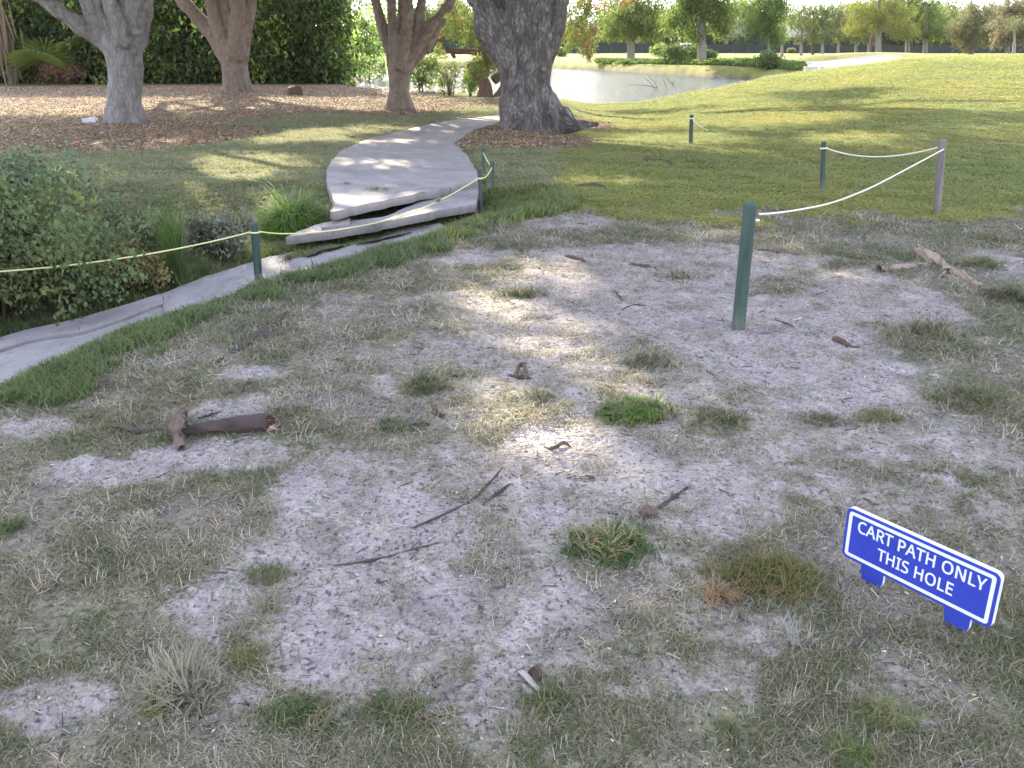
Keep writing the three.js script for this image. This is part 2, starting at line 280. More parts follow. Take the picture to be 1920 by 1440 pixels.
{
  const top = (p, s, q) => smoothGround(p.x, -p.z) + 0.03;
  const mid = (a, b, t) => [a[0].clone().lerp(b[0], t), a[1].clone().lerp(b[1], t)];
  // the raised last slab with the broken lip, then slabs divided by joints up to the oak
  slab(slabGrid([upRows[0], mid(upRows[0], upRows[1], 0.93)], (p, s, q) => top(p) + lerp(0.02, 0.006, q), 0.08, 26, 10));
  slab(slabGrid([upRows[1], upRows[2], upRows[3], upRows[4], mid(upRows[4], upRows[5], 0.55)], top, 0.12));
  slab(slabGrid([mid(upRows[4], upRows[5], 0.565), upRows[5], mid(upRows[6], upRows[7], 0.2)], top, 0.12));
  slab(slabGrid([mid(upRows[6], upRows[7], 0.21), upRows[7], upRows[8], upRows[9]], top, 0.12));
  const P = (px, py, y) => onPlane(px, py, y);
  // the sunken slab in between with its thick broken front
  const a = -0.085;
  slab(slabGrid([[P(538, 444, a - 0.05), P(560, 434, a - 0.04)], [P(603, 435, a - 0.03), P(612, 416, a - 0.01)], [P(645, 429, a - 0.02), P(654, 414, a - 0.01)], [P(700, 420, a), P(720, 406, a)], [P(728, 414, a + 0.01), P(746, 396, a + 0.01)], [P(800, 399, a + 0.03), P(824, 362, a + 0.03)], [P(862, 388, a + 0.03), P(868, 352, a + 0.04)], [P(893, 383, a + 0.03), P(900, 340, a + 0.04)]], (p) => p.y, 0.075, 10, 6));
  slab(slabGrid([[P(600, 427, a + 0.0), P(606, 419, a + 0.012)], [P(655, 419, a + 0.01), P(657, 408, a + 0.025)]], (p) => p.y, 0.05, 5, 6));
  // the low path, cut by long cracks, in four lengths
  const low = (i) => [V(LOW_L[i][0] + 0.02, 0, -LOW_L[i][1]), V(LOW_R[i][0] + 0.12, 0, -LOW_R[i][1] + 0.12)];
  const y0 = (p) => smoothGround(p.x, -p.z) - trench(-p.z) + 0.0;
  const split = (i, t) => { const [l, r] = low(i); return l.clone().lerp(r, t); };
  const seam = [0.14, 0.16, 0.24, 0.22];
  slab(slabGrid([0, 1, 2, 3].map((i) => [low(i)[0], split(i, seam[i] - 0.010)]), (p) => y0(p) + 0.034, 0.12, 10, 6));
  slab(slabGrid([0, 1, 2, 3].map((i) => [split(i, seam[i] + 0.010), low(i)[1]]), (p) => y0(p) + 0.018, 0.12, 10, 6));
  slab(slabGrid([[3, 0.0], [4, 0], [5, 0], [6, 0]].map(([i]) => (i === 3 ? [low(3)[0].clone().lerp(low(4)[0], 0.007), low(3)[1].clone().lerp(low(4)[1], 0.007)] : low(i))), (p) => y0(p) + 0.03, 0.12, 10, 6));
  slab(slabGrid([6, 7, 8, 9].map((i) => (i === 6 ? [low(6)[0].clone().lerp(low(7)[0], 0.01), low(6)[1].clone().lerp(low(7)[1], 0.01)] : low(i))), (p) => y0(p) + 0.03, 0.12, 10, 6));
}

// ---------------------------------------------------------------- sun flecks: openings in the crowns through which light falls on these places
const FLECKS = [[740, 277, 40, 3], [668, 318, 14, 3], [770, 330, 16, 2], [800, 250, 40, 4], [885, 228, 50, 5], [470, 328, 55, 14], [440, 300, 60, 10], [300, 378, 32, 16], [95, 325, 50, 8], [205, 288, 22, 6], [560, 262, 60, 10], [640, 246, 70, 8],
  [1110, 895, 150, 95], [1000, 535, 70, 14], [920, 622, 50, 8], [1190, 760, 60, 22], [1340, 428, 70, 10], [1650, 520, 80, 22], [1320, 288, 70, 6], [1250, 266, 130, 10], [600, 500, 110, 10], [700, 480, 80, 10],
  [330, 185, 480, 34], [760, 195, 140, 14], [1300, 212, 250, 26], [1480, 158, 260, 22], [1800, 190, 160, 22], [1600, 260, 60, 10], [1500, 225, 160, 9], [1850, 150, 200, 30], [1420, 330, 60, 6], [1000, 500, 60, 12], [370, 520, 110, 14], [650, 440, 90, 4], [1120, 232, 60, 8], [900, 200, 130, 9], [1450, 140, 200, 12], [1650, 122, 80, 10], [1140, 345, 90, 8], [95, 330, 70, 10], [300, 400, 60, 10], [210, 270, 60, 8]].map((s) => spot(...s));
const inFleck = (p, pad) => { for (const s of FLECKS) { const t = (p.y - s.y) / sunDir.y, x = p.x - sunDir.x * t, z = p.z - sunDir.z * t; if (((x - s.x) / (s.a + pad)) ** 2 + ((z - s.zc) / (s.b + pad)) ** 2 < 1) return true; } return false; };

// ---------------------------------------------------------------- leaves
function leafClump(n, radius, len, wid, seed, droop = 0.2, flatten = 1) {
  const r = rng(seed), pos = [], nor = [], idx = [];
  const q = new THREE.Quaternion(), e = new THREE.Euler();
  for (let i = 0; i < n; i++) {
    const u = r() * 2 - 1, t = r() * 6.283, rad = radius * Math.cbrt(r()), s = Math.sqrt(1 - u * u);
    const c = V(rad * s * Math.cos(t), rad * u * flatten, rad * s * Math.sin(t));
    e.set((r() - 0.5) * 3.0 - droop * 0.5, r() * 6.283, (r() - 0.5) * 2.4, 'YXZ'); q.setFromEuler(e);
    const k = 0.7 + 0.6 * r(), L = len * k, W = wid * k * 0.5;
    const P = [V(0, 0, 0), V(-W, 0.12 * L, L * 0.45), V(W, 0.12 * L, L * 0.45), V(0, -0.08 * L, L)].map((p) => p.applyQuaternion(q).add(c));
    const b = pos.length / 3;
    const N = V(0, 1, 0).applyQuaternion(q);
    for (const p of P) { pos.push(p.x, p.y, p.z); nor.push(N.x, N.y, N.z); }
    idx.push(b, b + 1, b + 3, b, b + 3, b + 2);
  }
  const g = new THREE.BufferGeometry();
  g.setAttribute('position', new THREE.Float32BufferAttribute(pos, 3)); g.setAttribute('normal', new THREE.Float32BufferAttribute(nor, 3)); g.setIndex(idx);
  return g;
}
const clumpOak = leafClump(16, 0.42, 0.17, 0.09, 101), clumpBig = leafClump(14, 0.30, 0.16, 0.10, 102), clumpFar = leafClump(16, 0.62, 0.36, 0.22, 103, 0.4), clumpFar2 = leafClump(22, 0.7, 0.30, 0.15, 104, 0.9), clumpSmall = leafClump(26, 0.16, 0.075, 0.035, 105), clumpBush = leafClump(26, 0.15, 0.050, 0.034, 106, 0.5);
const dummy = new THREE.Object3D(), tint = new THREE.Color();
function instances(name, geo, mat, list, parent, kind = 'stuff') {   // list of { p, s, sy?, c?, rx?, ry?, rz? } in the parent's space
  const m = new THREE.InstancedMesh(geo, mat, list.length);
  list.forEach((o, i) => {
    dummy.position.copy(o.p); dummy.rotation.set(o.rx ?? 0, o.ry ?? 0, o.rz ?? 0); dummy.scale.set(o.s, o.sy ?? o.s, o.s);
    dummy.updateMatrix(); m.setMatrixAt(i, dummy.matrix);
    if (o.c) m.setColorAt(i, tint.setRGB(...o.c));
  });
  m.name = name; m.userData.kind = kind; m.castShadow = true; m.receiveShadow = true;
  parent.add(m);
  return m;
}
const vary = (c, v, r = R) => { const k = 1 + (r() - 0.5) * 2 * v, h = (r() - 0.5) * v * 0.7; return [c[0] * k * (1 + h), c[1] * k, c[2] * k * (1 - h)]; };

// ---------------------------------------------------------------- trunks: a smooth union of tapered limbs, meshed
function trunkGeo(bones, res, pad = 0.25, blend = 0.12, flare = 0, lichen = 0, tone = [0.3, 0.28, 0.26], moss = 0) {
  const box = new THREE.Box3();
  for (const b of bones) { box.expandByPoint(b.a); box.expandByPoint(b.b); }
  box.expandByScalar(Math.max(...bones.map((b) => Math.max(b.ra, b.rb))) + pad);
  const c = box.getCenter(V(0, 0, 0)), half = box.getSize(V(0, 0, 0)).multiplyScalar(0.5);
  const mc = new MarchingCubes(res, std([1, 1, 1]), false, false, 400000);
  mc.isolation = 0;
  const hs = res / 2, p = V(0, 0, 0);
  const inv = bones.map((b) => { const d = b.b.clone().sub(b.a); return { ...b, d, l2: d.lengthSq() }; });
  const dist = (p) => {
    let s = 1e9;
    for (const b of inv) {
      const px = p.x - b.a.x, py = p.y - b.a.y, pz = p.z - b.a.z, t = clamp((px * b.d.x + py * b.d.y + pz * b.d.z) / b.l2);
      const q = Math.hypot(px - b.d.x * t, py - b.d.y * t, pz - b.d.z * t) - lerp(b.ra, b.rb, t);
      const h = clamp(0.5 + 0.5 * (s - q) / blend);
      s = lerp(s, q, h) - blend * h * (1 - h);
    }
    return s;
  };
  for (let k = 0; k < res; k++) for (let j = 0; j < res; j++) for (let i = 0; i < res; i++) {
    p.set(c.x + (i - hs) / hs * half.x, c.y + (j - hs) / hs * half.y, c.z + (k - hs) / hs * half.z);
    let s = dist(p);
    if (s < 0.2) s += flare * n3(p.x * 2.9 + 7, p.y * 0.3, p.z * 2.9) + 0.03 * n3(p.x * 2.1, p.y * 0.9, p.z * 2.1) + 0.012 * n3(p.x * 7, p.y * 2.2, p.z * 7);
    mc.field[i + j * res + k * res * res] = -s;
  }
  mc.update();
  const n = mc.count, src = mc.positionArray, P = new Float32Array(n * 3);
  for (let i = 0; i < n; i++) { P[i * 3] = c.x + src[i * 3] * half.x; P[i * 3 + 1] = c.y + src[i * 3 + 1] * half.y; P[i * 3 + 2] = c.z + src[i * 3 + 2] * half.z; }
  let g = new THREE.BufferGeometry(); g.setAttribute('position', new THREE.BufferAttribute(P, 3));
  g = mergeVertices(g, 1e-4); g.computeVertexNormals(); g = g.toNonIndexed();
  const pos = g.attributes.position, uv = new Float32Array(pos.count * 2), col = new Float32Array(pos.count * 3), v = V(0, 0, 0), cen = V(0, 0, 0);
  for (let f = 0; f < pos.count; f += 3) {
    cen.set(0, 0, 0); for (let i = 0; i < 3; i++) cen.add(v.fromBufferAttribute(pos, f + i)); cen.divideScalar(3);
    let best = null, bd = 1e9;
    for (const b of inv) { const px = cen.x - b.a.x, py = cen.y - b.a.y, pz = cen.z - b.a.z, t = clamp((px * b.d.x + py * b.d.y + pz * b.d.z) / b.l2); const q = Math.hypot(px - b.d.x * t, py - b.d.y * t, pz - b.d.z * t) - lerp(b.ra, b.rb, t); if (q < bd) { bd = q; best = b; } }
    const up = best.d.clone().normalize(), sx = V(1, 0, 0).addScaledVector(up, -up.x).normalize(), sz = sx.clone().cross(up), r = (best.ra + best.rb) / 2;
    let a0 = null;
    for (let i = 0; i < 3; i++) {
      v.fromBufferAttribute(pos, f + i);
      const y = v.y, nz = n3(v.x * 3.3, v.y * 2.2, v.z * 3.3), n4 = n3(v.x * 11, v.y * 7, v.z * 11);
      let k = 1 + 0.16 * nz + 0.1 * n4, cc = [tone[0] * k, tone[1] * k, tone[2] * k];
      if (lichen) { const l = ss(0.1, 0.55, 0.7 * n3(v.x * 16, v.y * 12, v.z * 16) * (0.6 + 0.6 * n4) + 0.25 * nz + 0.1 * lichen) * 0.55; cc = cc.map((q, m) => lerp(q, [0.62, 0.62, 0.6][m], l * lichen)); }
      if (moss) { const l = ss(0.6, 0.0, y - box.min.y) * ss(-0.3, 0.4, nz) * moss; cc = cc.map((q, m) => lerp(q, [0.10, 0.12, 0.05][m], l)); }
      col.set(cc, (f + i) * 3);
      v.sub(best.a);
      let an = Math.atan2(v.dot(sz), v.dot(sx));
      if (a0 === null) a0 = an; else { if (an - a0 > Math.PI) an -= 2 * Math.PI; if (a0 - an > Math.PI) an += 2 * Math.PI; }
      uv.set([an * r, v.dot(up)], (f + i) * 2);
    }
  }
  g.setAttribute('uv', new THREE.BufferAttribute(uv, 2)); g.setAttribute('color', new THREE.BufferAttribute(col, 3));
  return g;
}
function limbGeo(points, radii, seg = 7) {   // a bent tapered limb
  const curve = new THREE.CatmullRomCurve3(points), n = Math.max(6, points.length * 4), g = new THREE.TubeGeometry(curve, n, 1, seg, false), p = g.attributes.position, c = V(0, 0, 0), v = V(0, 0, 0);
  for (let i = 0; i <= n; i++) {
    curve.getPointAt(i / n, c);
    const f = i / n * (radii.length - 1), k = Math.min(radii.length - 2, Math.floor(f)), r = lerp(radii[k], radii[k + 1], f - k);
    for (let j = 0; j <= seg; j++) { const q = i * (seg + 1) + j; v.fromBufferAttribute(p, q).sub(c).multiplyScalar(r).add(c); p.setXYZ(q, v.x, v.y, v.z); }
  }
  const uv = g.attributes.uv, L = curve.getLength();
  for (let i = 0; i < uv.count; i++) uv.setXY(i, uv.getY(i) * 6.28 * radii[0], uv.getX(i) * L);
  g.computeVertexNormals();
  return g;
}
const barkMat = (bump, o = {}) => new THREE.MeshStandardMaterial({ vertexColors: true, map: rep(barkC, 1.15, 0.8), bumpMap: rep(barkH, 1.15, 0.8), bumpScale: bump * 1.5, roughness: 0.95, ...o });
const plainBark = (c, bump = 0.02) => new THREE.MeshStandardMaterial({ color: new THREE.Color().setRGB(...c), map: barkC, bumpMap: barkH, bumpScale: bump, roughness: 0.95 });

const oakLeaf = leafMat([0.075, 0.12, 0.03], 0.45);
function oak({ flute, name, label, base: [bx, by], bones, tone, lichen, moss, res, bump, blend, crown, nLeaf, seed, limbTone }) {
  const P = hit(bx, by), d = -P.z, r = rng(seed);
  const tree = base(name, label, 'tree', P);
  const B = bones.map(([x0, y0, r0, x1, y1, r1, dz0 = 0, dz1 = 0]) => { const a = at(x0, y0, d - dz0), b = at(x1, y1, d - dz1), k = (d * COS + 0.8) / FOCAL * 0.93; return { a: a.sub(P), b: b.sub(P), ra: r0 * k, rb: r1 * k }; });
  part('trunk', trunkGeo(B, res ?? 84, 0.15, blend ?? 0.14, flute ?? 0.015, lichen ?? 0, tone, moss ?? 0), barkMat(bump ?? 0.03), tree);
  // limbs above the frame go on from the forks into the crown
  const tops = B.filter((b, i) => bones[i][4] < 5), gs = [];
  for (const b of tops) {
    const n = 3;
    for (let i = 0; i < n; i++) {
      const t = r() * 6.283, q = Math.sqrt(r()), e = V(crown.x + crown.rx * 0.75 * q * Math.cos(t), crown.y + crown.ry * rr(-0.5, 0.6, r), crown.z + crown.rz * 0.75 * q * Math.sin(t));
      const s = b.b.clone().addScaledVector(b.b.clone().sub(b.a).normalize(), -0.15), m = s.clone().lerp(e, 0.45); m.y += 0.6; m.addScaledVector(b.b.clone().sub(b.a).normalize(), 0.7);
      gs.push(limbGeo([s, m, e], [b.rb * (0.92 - 0.1 * i), b.rb * 0.5, 0.03]));
      for (let k = 0; k < 3; k++) { const f = m.clone().lerp(e, rr(0, 0.8, r)), g2 = f.clone().add(V(rr(-2.6, 2.6, r), rr(-0.6, 1.6, r), rr(-2.6, 2.6, r))); gs.push(limbGeo([f, f.clone().lerp(g2, 0.5).add(V(0, 0.3, 0)), g2], [b.rb * 0.35, b.rb * 0.2, 0.015], 5)); }
    }
  }
  if (gs.length) part('limb', mergeGeometries(gs), plainBark(limbTone ?? tone), tree);
  const list = [];
  for (let i = 0; i < nLeaf; i++) {
    const u = r() * 2 - 1, t = r() * 6.283, q = Math.pow(r(), 0.42), s = Math.sqrt(1 - u * u);
    const p = V(crown.x + crown.rx * q * s * Math.cos(t), crown.y + crown.ry * q * u, crown.z + crown.rz * q * s * Math.sin(t));
    if (n3((p.x + P.x) * 0.28, p.y * 0.28, (p.z + P.z) * 0.28) < -0.2) continue;
    const w = p.clone().add(P);
    const el = (w.y - EYE) / Math.hypot(w.x, w.z); if (w.z < 0 && el < 0.075 && Math.abs(w.x / w.z) < 0.75) continue;      // crowns start above the browse line
    if (inFleck(w, 0.6)) continue;
    list.push({ p, s: rr(0.8, 1.35, r), ry: r() * 6.28, rx: rr(-0.4, 0.4, r), c: vary([1, 1, 1], 0.3, r) });
  }
  instances('crown', clumpOak, oakLeaf, list, tree);
  return tree;
}
const OAKS = [
  { name: 'live_oak', label: 'large oak with massive dark lichen-spotted trunk beside the end of the cart path', base: [1000, 243], seed: 41, flute: 0.065, res: 112, bump: 0.05, blend: 0.12, lichen: 0.85, moss: 0.8, tone: [0.19, 0.175, 0.17], nLeaf: 10500, crown: { x: 1, y: 8.6, z: 2, rx: 10.5, ry: 3.6, rz: 10 },
    bones: [[1000, 262, 52, 990, 200, 47], [990, 200, 47, 986, 150, 46], [985, 160, 44, 975, 108, 46], [972, 112, 42, 928, 39, 38, 0, -0.1], [928, 39, 38, 902, -40, 32, -0.1, -0.3], [985, 130, 40, 985, 30, 36, 0, 0.3], [985, 30, 34, 968, -60, 28, 0.3, 0.5], [992, 130, 40, 1022, 40, 40], [1022, 40, 38, 1046, -60, 34], [1000, 120, 30, 1004, -60, 26, 0.25, 0.5],
      [955, 250, 14, 968, 205, 30, 0.3, 0.1], [1046, 243, 16, 1008, 190, 36, 0.25, 0], [1078, 236, 9, 1022, 205, 30, 0.1, 0], [1118, 233, 4, 1072, 234, 10, -0.1, 0.05], [950, 254, 9, 968, 205, 28, 0.5, 0.1], [985, 258, 12, 985, 220, 30, 0.45, 0.1]] },
  { name: 'live_oak', label: 'oak with pale grey trunk and wide low left limb, leftmost of the tree row', base: [235, 230], seed: 42, bump: 0.012, blend: 0.07, lichen: 0.35, tone: [0.29, 0.285, 0.285], limbTone: [0.28, 0.25, 0.22], nLeaf: 9000, crown: { x: 2.5, y: 8.2, z: 1.5, rx: 9.5, ry: 3.6, rz: 9 },
    bones: [[234, 240, 37, 235, 205, 31], [235, 205, 31, 236, 130, 31], [236, 130, 31, 228, 85, 36], [215, 90, 20, 150, 48, 15, 0, 0.4], [150, 48, 15, 70, -8, 12, 0.4, 0.9], [222, 80, 26, 180, 20, 22, 0, 0.2], [180, 20, 22, 150, -45, 18, 0.2, 0.4], [232, 75, 18, 212, 20, 13, 0.4, 0.5], [212, 20, 13, 190, -40, 11, 0.5, 0.5], [242, 80, 27, 246, 20, 22, 0.1, 0.1], [246, 20, 22, 250, -45, 20, 0.1, 0.1], [262, 80, 12, 274, 30, 11, -0.5, -0.7], [274, 30, 11, 282, -40, 9, -0.7, -1],
      [200, 238, 10, 222, 205, 22, 0.2, 0], [270, 238, 10, 248, 205, 22, 0.2, 0], [256, 60, 8, 259, 60, 8, 0.55, 0.62]] },
  { name: 'live_oak', label: 'brown-barked oak forking low into five upright limbs, second tree from the left', base: [450, 172], seed: 43, bump: 0.012, blend: 0.06, moss: 0.9, tone: [0.27, 0.215, 0.175], nLeaf: 8500, crown: { x: 1.5, y: 8.6, z: 2.5, rx: 9, ry: 3.6, rz: 9 },
    bones: [[448, 180, 31, 444, 150, 26], [444, 150, 26, 436, 105, 25], [430, 110, 20, 395, 60, 13, 0, 0.1], [395, 60, 14, 350, 10, 13, 0.1, 0.3], [350, 10, 13, 315, -40, 11, 0.3, 0.4], [432, 100, 20, 405, 40, 14, 0.2, 0.3], [405, 40, 14, 388, -40, 12, 0.3, 0.4], [438, 95, 18, 424, 20, 12, 0.1, 0.1], [424, 20, 12, 418, -40, 11, 0.1, 0.1], [442, 100, 20, 446, 20, 13, 0.3, 0.4], [446, 20, 13, 448, -40, 11, 0.4, 0.5], [447, 105, 20, 462, 40, 14, 0, 0], [462, 40, 14, 476, -40, 12, 0, 0]] },
  { name: 'live_oak', label: 'slender oak fanning into many upright limbs, left of the massive dark trunk', base: [748, 205], seed: 44, bump: 0.012, blend: 0.05, moss: 0.3, tone: [0.28, 0.225, 0.185], nLeaf: 8500, crown: { x: 0.5, y: 8.4, z: 2.5, rx: 9.5, ry: 3.6, rz: 9.5 },
    bones: [[750, 212, 24, 749, 180, 19], [749, 180, 19, 750, 135, 21], [744, 138, 15, 724, 70, 10, 0, 0.1], [724, 70, 10, 700, -10, 9, 0.1, 0.2], [700, -10, 9, 690, -45, 8, 0.2, 0.2], [748, 120, 15, 735, 50, 9, 0.3, 0.35], [735, 50, 9, 730, -45, 8, 0.35, 0.4], [750, 118, 14, 752, 40, 8, -0.2, -0.3], [752, 40, 8, 752, -45, 7, -0.3, -0.4], [752, 118, 14, 764, 45, 9, 0.25, 0.4], [764, 45, 9, 768, -45, 8, 0.4, 0.4], [756, 118, 14, 784, 45, 9, 0, 0.1], [784, 45, 9, 797, -45, 8, 0.1, 0.1], [757, 132, 13, 788, 78, 9, 0.1, 0.1], [788, 78, 9, 834, 15, 8, 0.1, 0.2], [838, 15, 8, 868, -45, 7, 0.2, 0.3], [760, 135, 11, 794, 96, 9, -0.2, -0.3], [800, 92, 9, 830, 40, 6, -0.3, -0.5],
      [728, 210, 8, 742, 180, 14, 0.1, 0], [775, 213, 6, 756, 180, 14, 0.1, 0]] },
];
for (const o of OAKS) oak(o);
// ---------------------------------------------------------------- the bottlebrush and the leaning trunk on the pond's bank
{
  const d0 = hit(908, 184), d = -d0.z, k = d * COS / FOCAL;
  const t = base('bottlebrush_tree', 'twisted tree with drooping foliage and red flower spikes on the pond bank', 'tree', d0);
  const L = (pts, rad) => limbGeo(pts.map(([x, y, dz = 0]) => at(x, y, d + dz).sub(d0)), rad.map((q) => q * k), 8);
  part('trunk', mergeGeometries([L([[908, 190], [910, 165], [903, 148], [888, 132], [882, 118]], [17, 14, 11, 9, 7]), L([[905, 152], [912, 120], [905, 85], [900, 30], [905, -30]], [9, 8, 8, 7, 6]), L([[906, 100], [880, 96, 0.4], [845, 95, 0.5], [826, 82, 0.4], [800, 60, 0.5]], [6, 6, 5, 4, 3]), L([[846, 95, 0.5], [850, 104, 0.5], [853, 109, 0.5]], [4, 4, 3]),
    L([[905, 90], [930, 60], [900, 20], [880, -30]], [5, 5, 4, 3]), L([[925, 150, 1], [990, 110, 1.5], [1045, 78, 1], [1070, 60, 0.6], [1095, 32, 0.4], [1112, -20, 0.2]], [10, 9, 7, 6, 5, 4])]), plainBark([0.20, 0.13, 0.095], 0.03), t);
  const r = rng(55), fol = [], red = [];
  for (const [cx, cy, rx, ry, n, g] of [[905, 122, 32, 20, 80, 0], [880, 55, 40, 30, 80, 0], [850, 35, 40, 34, 60, 0], [925, 85, 26, 34, 50, 0], [1085, 40, 28, 46, 70, 1], [1100, 85, 16, 28, 34, 1], [1068, 70, 16, 24, 30, 1], [1130, 12, 55, 18, 50, 1], [826, 98, 10, 12, 12, 0]]) for (let i = 0; i < n; i++) {
    const a = r() * 6.28, q = Math.sqrt(r());
    fol.push({ p: at(cx + rx * q * Math.cos(a), cy + ry * q * Math.sin(a), d + rr(-1.4, 1.4, r)).sub(d0), s: rr(0.9, 1.7, r), ry: r() * 6.28, rz: rr(-0.5, 0.5, r), c: vary(g ? [1.1, 1.02, 0.9] : [1.05, 1, 0.85], 0.3, r) });
  }
  for (const [cx, cy, rx, ry, n] of [[1095, 70, 14, 18, 40], [1100, 95, 10, 22, 40], [1078, 66, 8, 10, 14], [1115, 66, 10, 12, 20], [1112, 12, 26, 14, 36], [1150, 8, 50, 10, 46], [1178, 8, 12, 12, 20], [828, 62, 10, 12, 14], [880, 40, 16, 14, 12], [900, 92, 20, 10, 8]]) for (let i = 0; i < n; i++) {
    const a = r() * 6.28, q = Math.sqrt(r());
    red.push({ p: at(cx + rx * q * Math.cos(a), cy + ry * q * Math.sin(a), d - 1.0 + rr(-0.5, 0.5, r)).sub(d0), s: rr(0.7, 1.2, r), ry: r() * 6.28, c: vary([1, 1, 1], 0.35, r) });
  }
  instances('crown', clumpSmall, leafMat([0.17, 0.225, 0.075], 0.45), fol, t);
  instances('flower', leafClump(14, 0.11, 0.1, 0.03, 107, 0.8), leafMat([0.50, 0.17, 0.115], 0.4), red.filter((q, i) => i % 7 === 0), t);
}
{
  const p0 = hit(936, 184), d = -p0.z, k = d * COS / FOCAL, t = base('leaning_tree', 'leaning tree on the bank half hidden behind the massive oak trunk', 'tree', p0);
  const L = (pts, rad) => limbGeo(pts.map(([x, y, dz = 0]) => at(x, y, d + dz).sub(p0)), rad.map((q) => q * k), 8);
  part('trunk', mergeGeometries([L([[930, 190], [950, 165], [985, 110], [1000, 20], [1010, -80]], [13, 11, 10, 9, 7]), limbGeo([V(3, 5, 0), V(6, 8, -3), V(11, 10.5, -7)], [0.16, 0.12, 0.03]), limbGeo([V(3, 5, 0), V(8, 7.5, 2), V(15, 9, 1)], [0.16, 0.12, 0.03])]), plainBark([0.19, 0.16, 0.11]), t);
  const r = rng(56), list = [];
  for (let i = 0; i < 6500; i++) {
    const u = r() * 2 - 1, a = r() * 6.28, q = Math.pow(r(), 0.45), s = Math.sqrt(1 - u * u), p = V(8 + 11 * q * s * Math.cos(a), 9.6 + 3.6 * q * u, -4 + 9 * q * s * Math.sin(a)), w = p.clone().add(p0);
    if (n3(w.x * 0.2, w.y * 0.3, w.z * 0.2) < -0.1 || inFleck(w, 0.7) || (w.y - EYE) / -w.z < 0.07) continue;
    list.push({ p, s: rr(1, 1.6, r), ry: r() * 6.28, rx: rr(-0.4, 0.4, r), c: vary([1, 1, 1], 0.3, r) });
  }
  instances('crown', clumpOak, oakLeaf, list, t);
}

// ---------------------------------------------------------------- shrubs and trees: a stem or trunk and a crown of leaf clumps
const dirLeaf = leafMat([0.13, 0.19, 0.05], 0.5), jungleLeaf = leafMat([0.15, 0.215, 0.06], 0.62), paleLeaf = leafMat([0.20, 0.24, 0.10], 0.45), limeLeaf = leafMat([0.21, 0.29, 0.065], 0.6), tanLeaf = leafMat([0.24, 0.245, 0.12], 0.45), darkLeaf = leafMat([0.10, 0.15, 0.055], 0.55);
function shrub({ name = 'shrub', label, cat = 'shrub', p, rx, ry, rz, n, mat, geo, seed, stems = 4, c = [1, 1, 1], s = [0.8, 1.4], y0 = 0.1, stemC = [0.16, 0.12, 0.08], hollow = 0.4, group, carve = true, rough, spark, pores, front }) {
  const t = base(name, label, cat, p, group), r = rng(seed), gs = [];
  for (let i = 0; i < stems; i++) { const a = r() * 6.28, q = r(); gs.push(limbGeo([V(rx * 0.2 * q * Math.cos(a), -0.1, rz * 0.2 * q * Math.sin(a)), V(rx * 0.35 * q * Math.cos(a), ry * 0.7, rz * 0.35 * q * Math.sin(a)), V(rx * 0.6 * Math.cos(a), ry * rr(1.2, 1.8, r), rz * 0.6 * Math.sin(a))], [0.02 + 0.012 * ry, 0.015 + 0.008 * ry, 0.006], 5)); }
  if (front) for (let i = 0; i < 5; i++) { const x = rr(-0.8, 0.8, r) * rx, z = rz * rr(1.2, 2.0, r), w = rr(0.04, 0.1, r); gs.push(limbGeo([V(x, -0.1, z), V(x + rr(-0.3, 0.3, r), 1.8, z + rr(-0.3, 0.3, r)), V(x + rr(-0.8, 0.8, r), rr(3.6, 5, r), z - 0.4)], [w, w * 0.8, w * 0.5], 6)); }
  part('stem', mergeGeometries(gs), plainBark(stemC, 0.01), t);
  const list = [];
  for (let i = 0; i < n; i++) {
    const u = r() * 2 - 1, a = r() * 6.283, q = Math.pow(r(), hollow), w = Math.sqrt(1 - u * u);
    const bump = 1 + (rough ?? 0.28) * (n3(u * 2 + seed, Math.cos(a) * 1.7, Math.sin(a) * 1.7) + 0.6 * n3(u * 5 + seed, Math.cos(a) * 4, Math.sin(a) * 4));
    const v = V(rx * q * bump * w * Math.cos(a), ry + ry * q * bump * u + y0, rz * q * bump * w * Math.sin(a));
    if (v.y < 0.03) continue;
    if (pores && n3((v.x + p.x) * (2.2 / Math.max(rx, 0.3)), (v.y + seed) * (2.2 / Math.max(rx, 0.3)), (v.z + p.z) * (2.2 / Math.max(rx, 0.3))) > pores) continue;
    if (carve && v.y > 1.3 && r() < 0.8 && inFleck(v.clone().add(p), 0)) continue;
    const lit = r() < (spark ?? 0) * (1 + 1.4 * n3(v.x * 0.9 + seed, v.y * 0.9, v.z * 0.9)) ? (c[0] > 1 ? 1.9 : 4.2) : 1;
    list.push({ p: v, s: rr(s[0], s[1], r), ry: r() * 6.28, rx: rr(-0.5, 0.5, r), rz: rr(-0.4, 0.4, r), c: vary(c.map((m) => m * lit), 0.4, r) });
  }
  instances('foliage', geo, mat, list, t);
  return t;
}
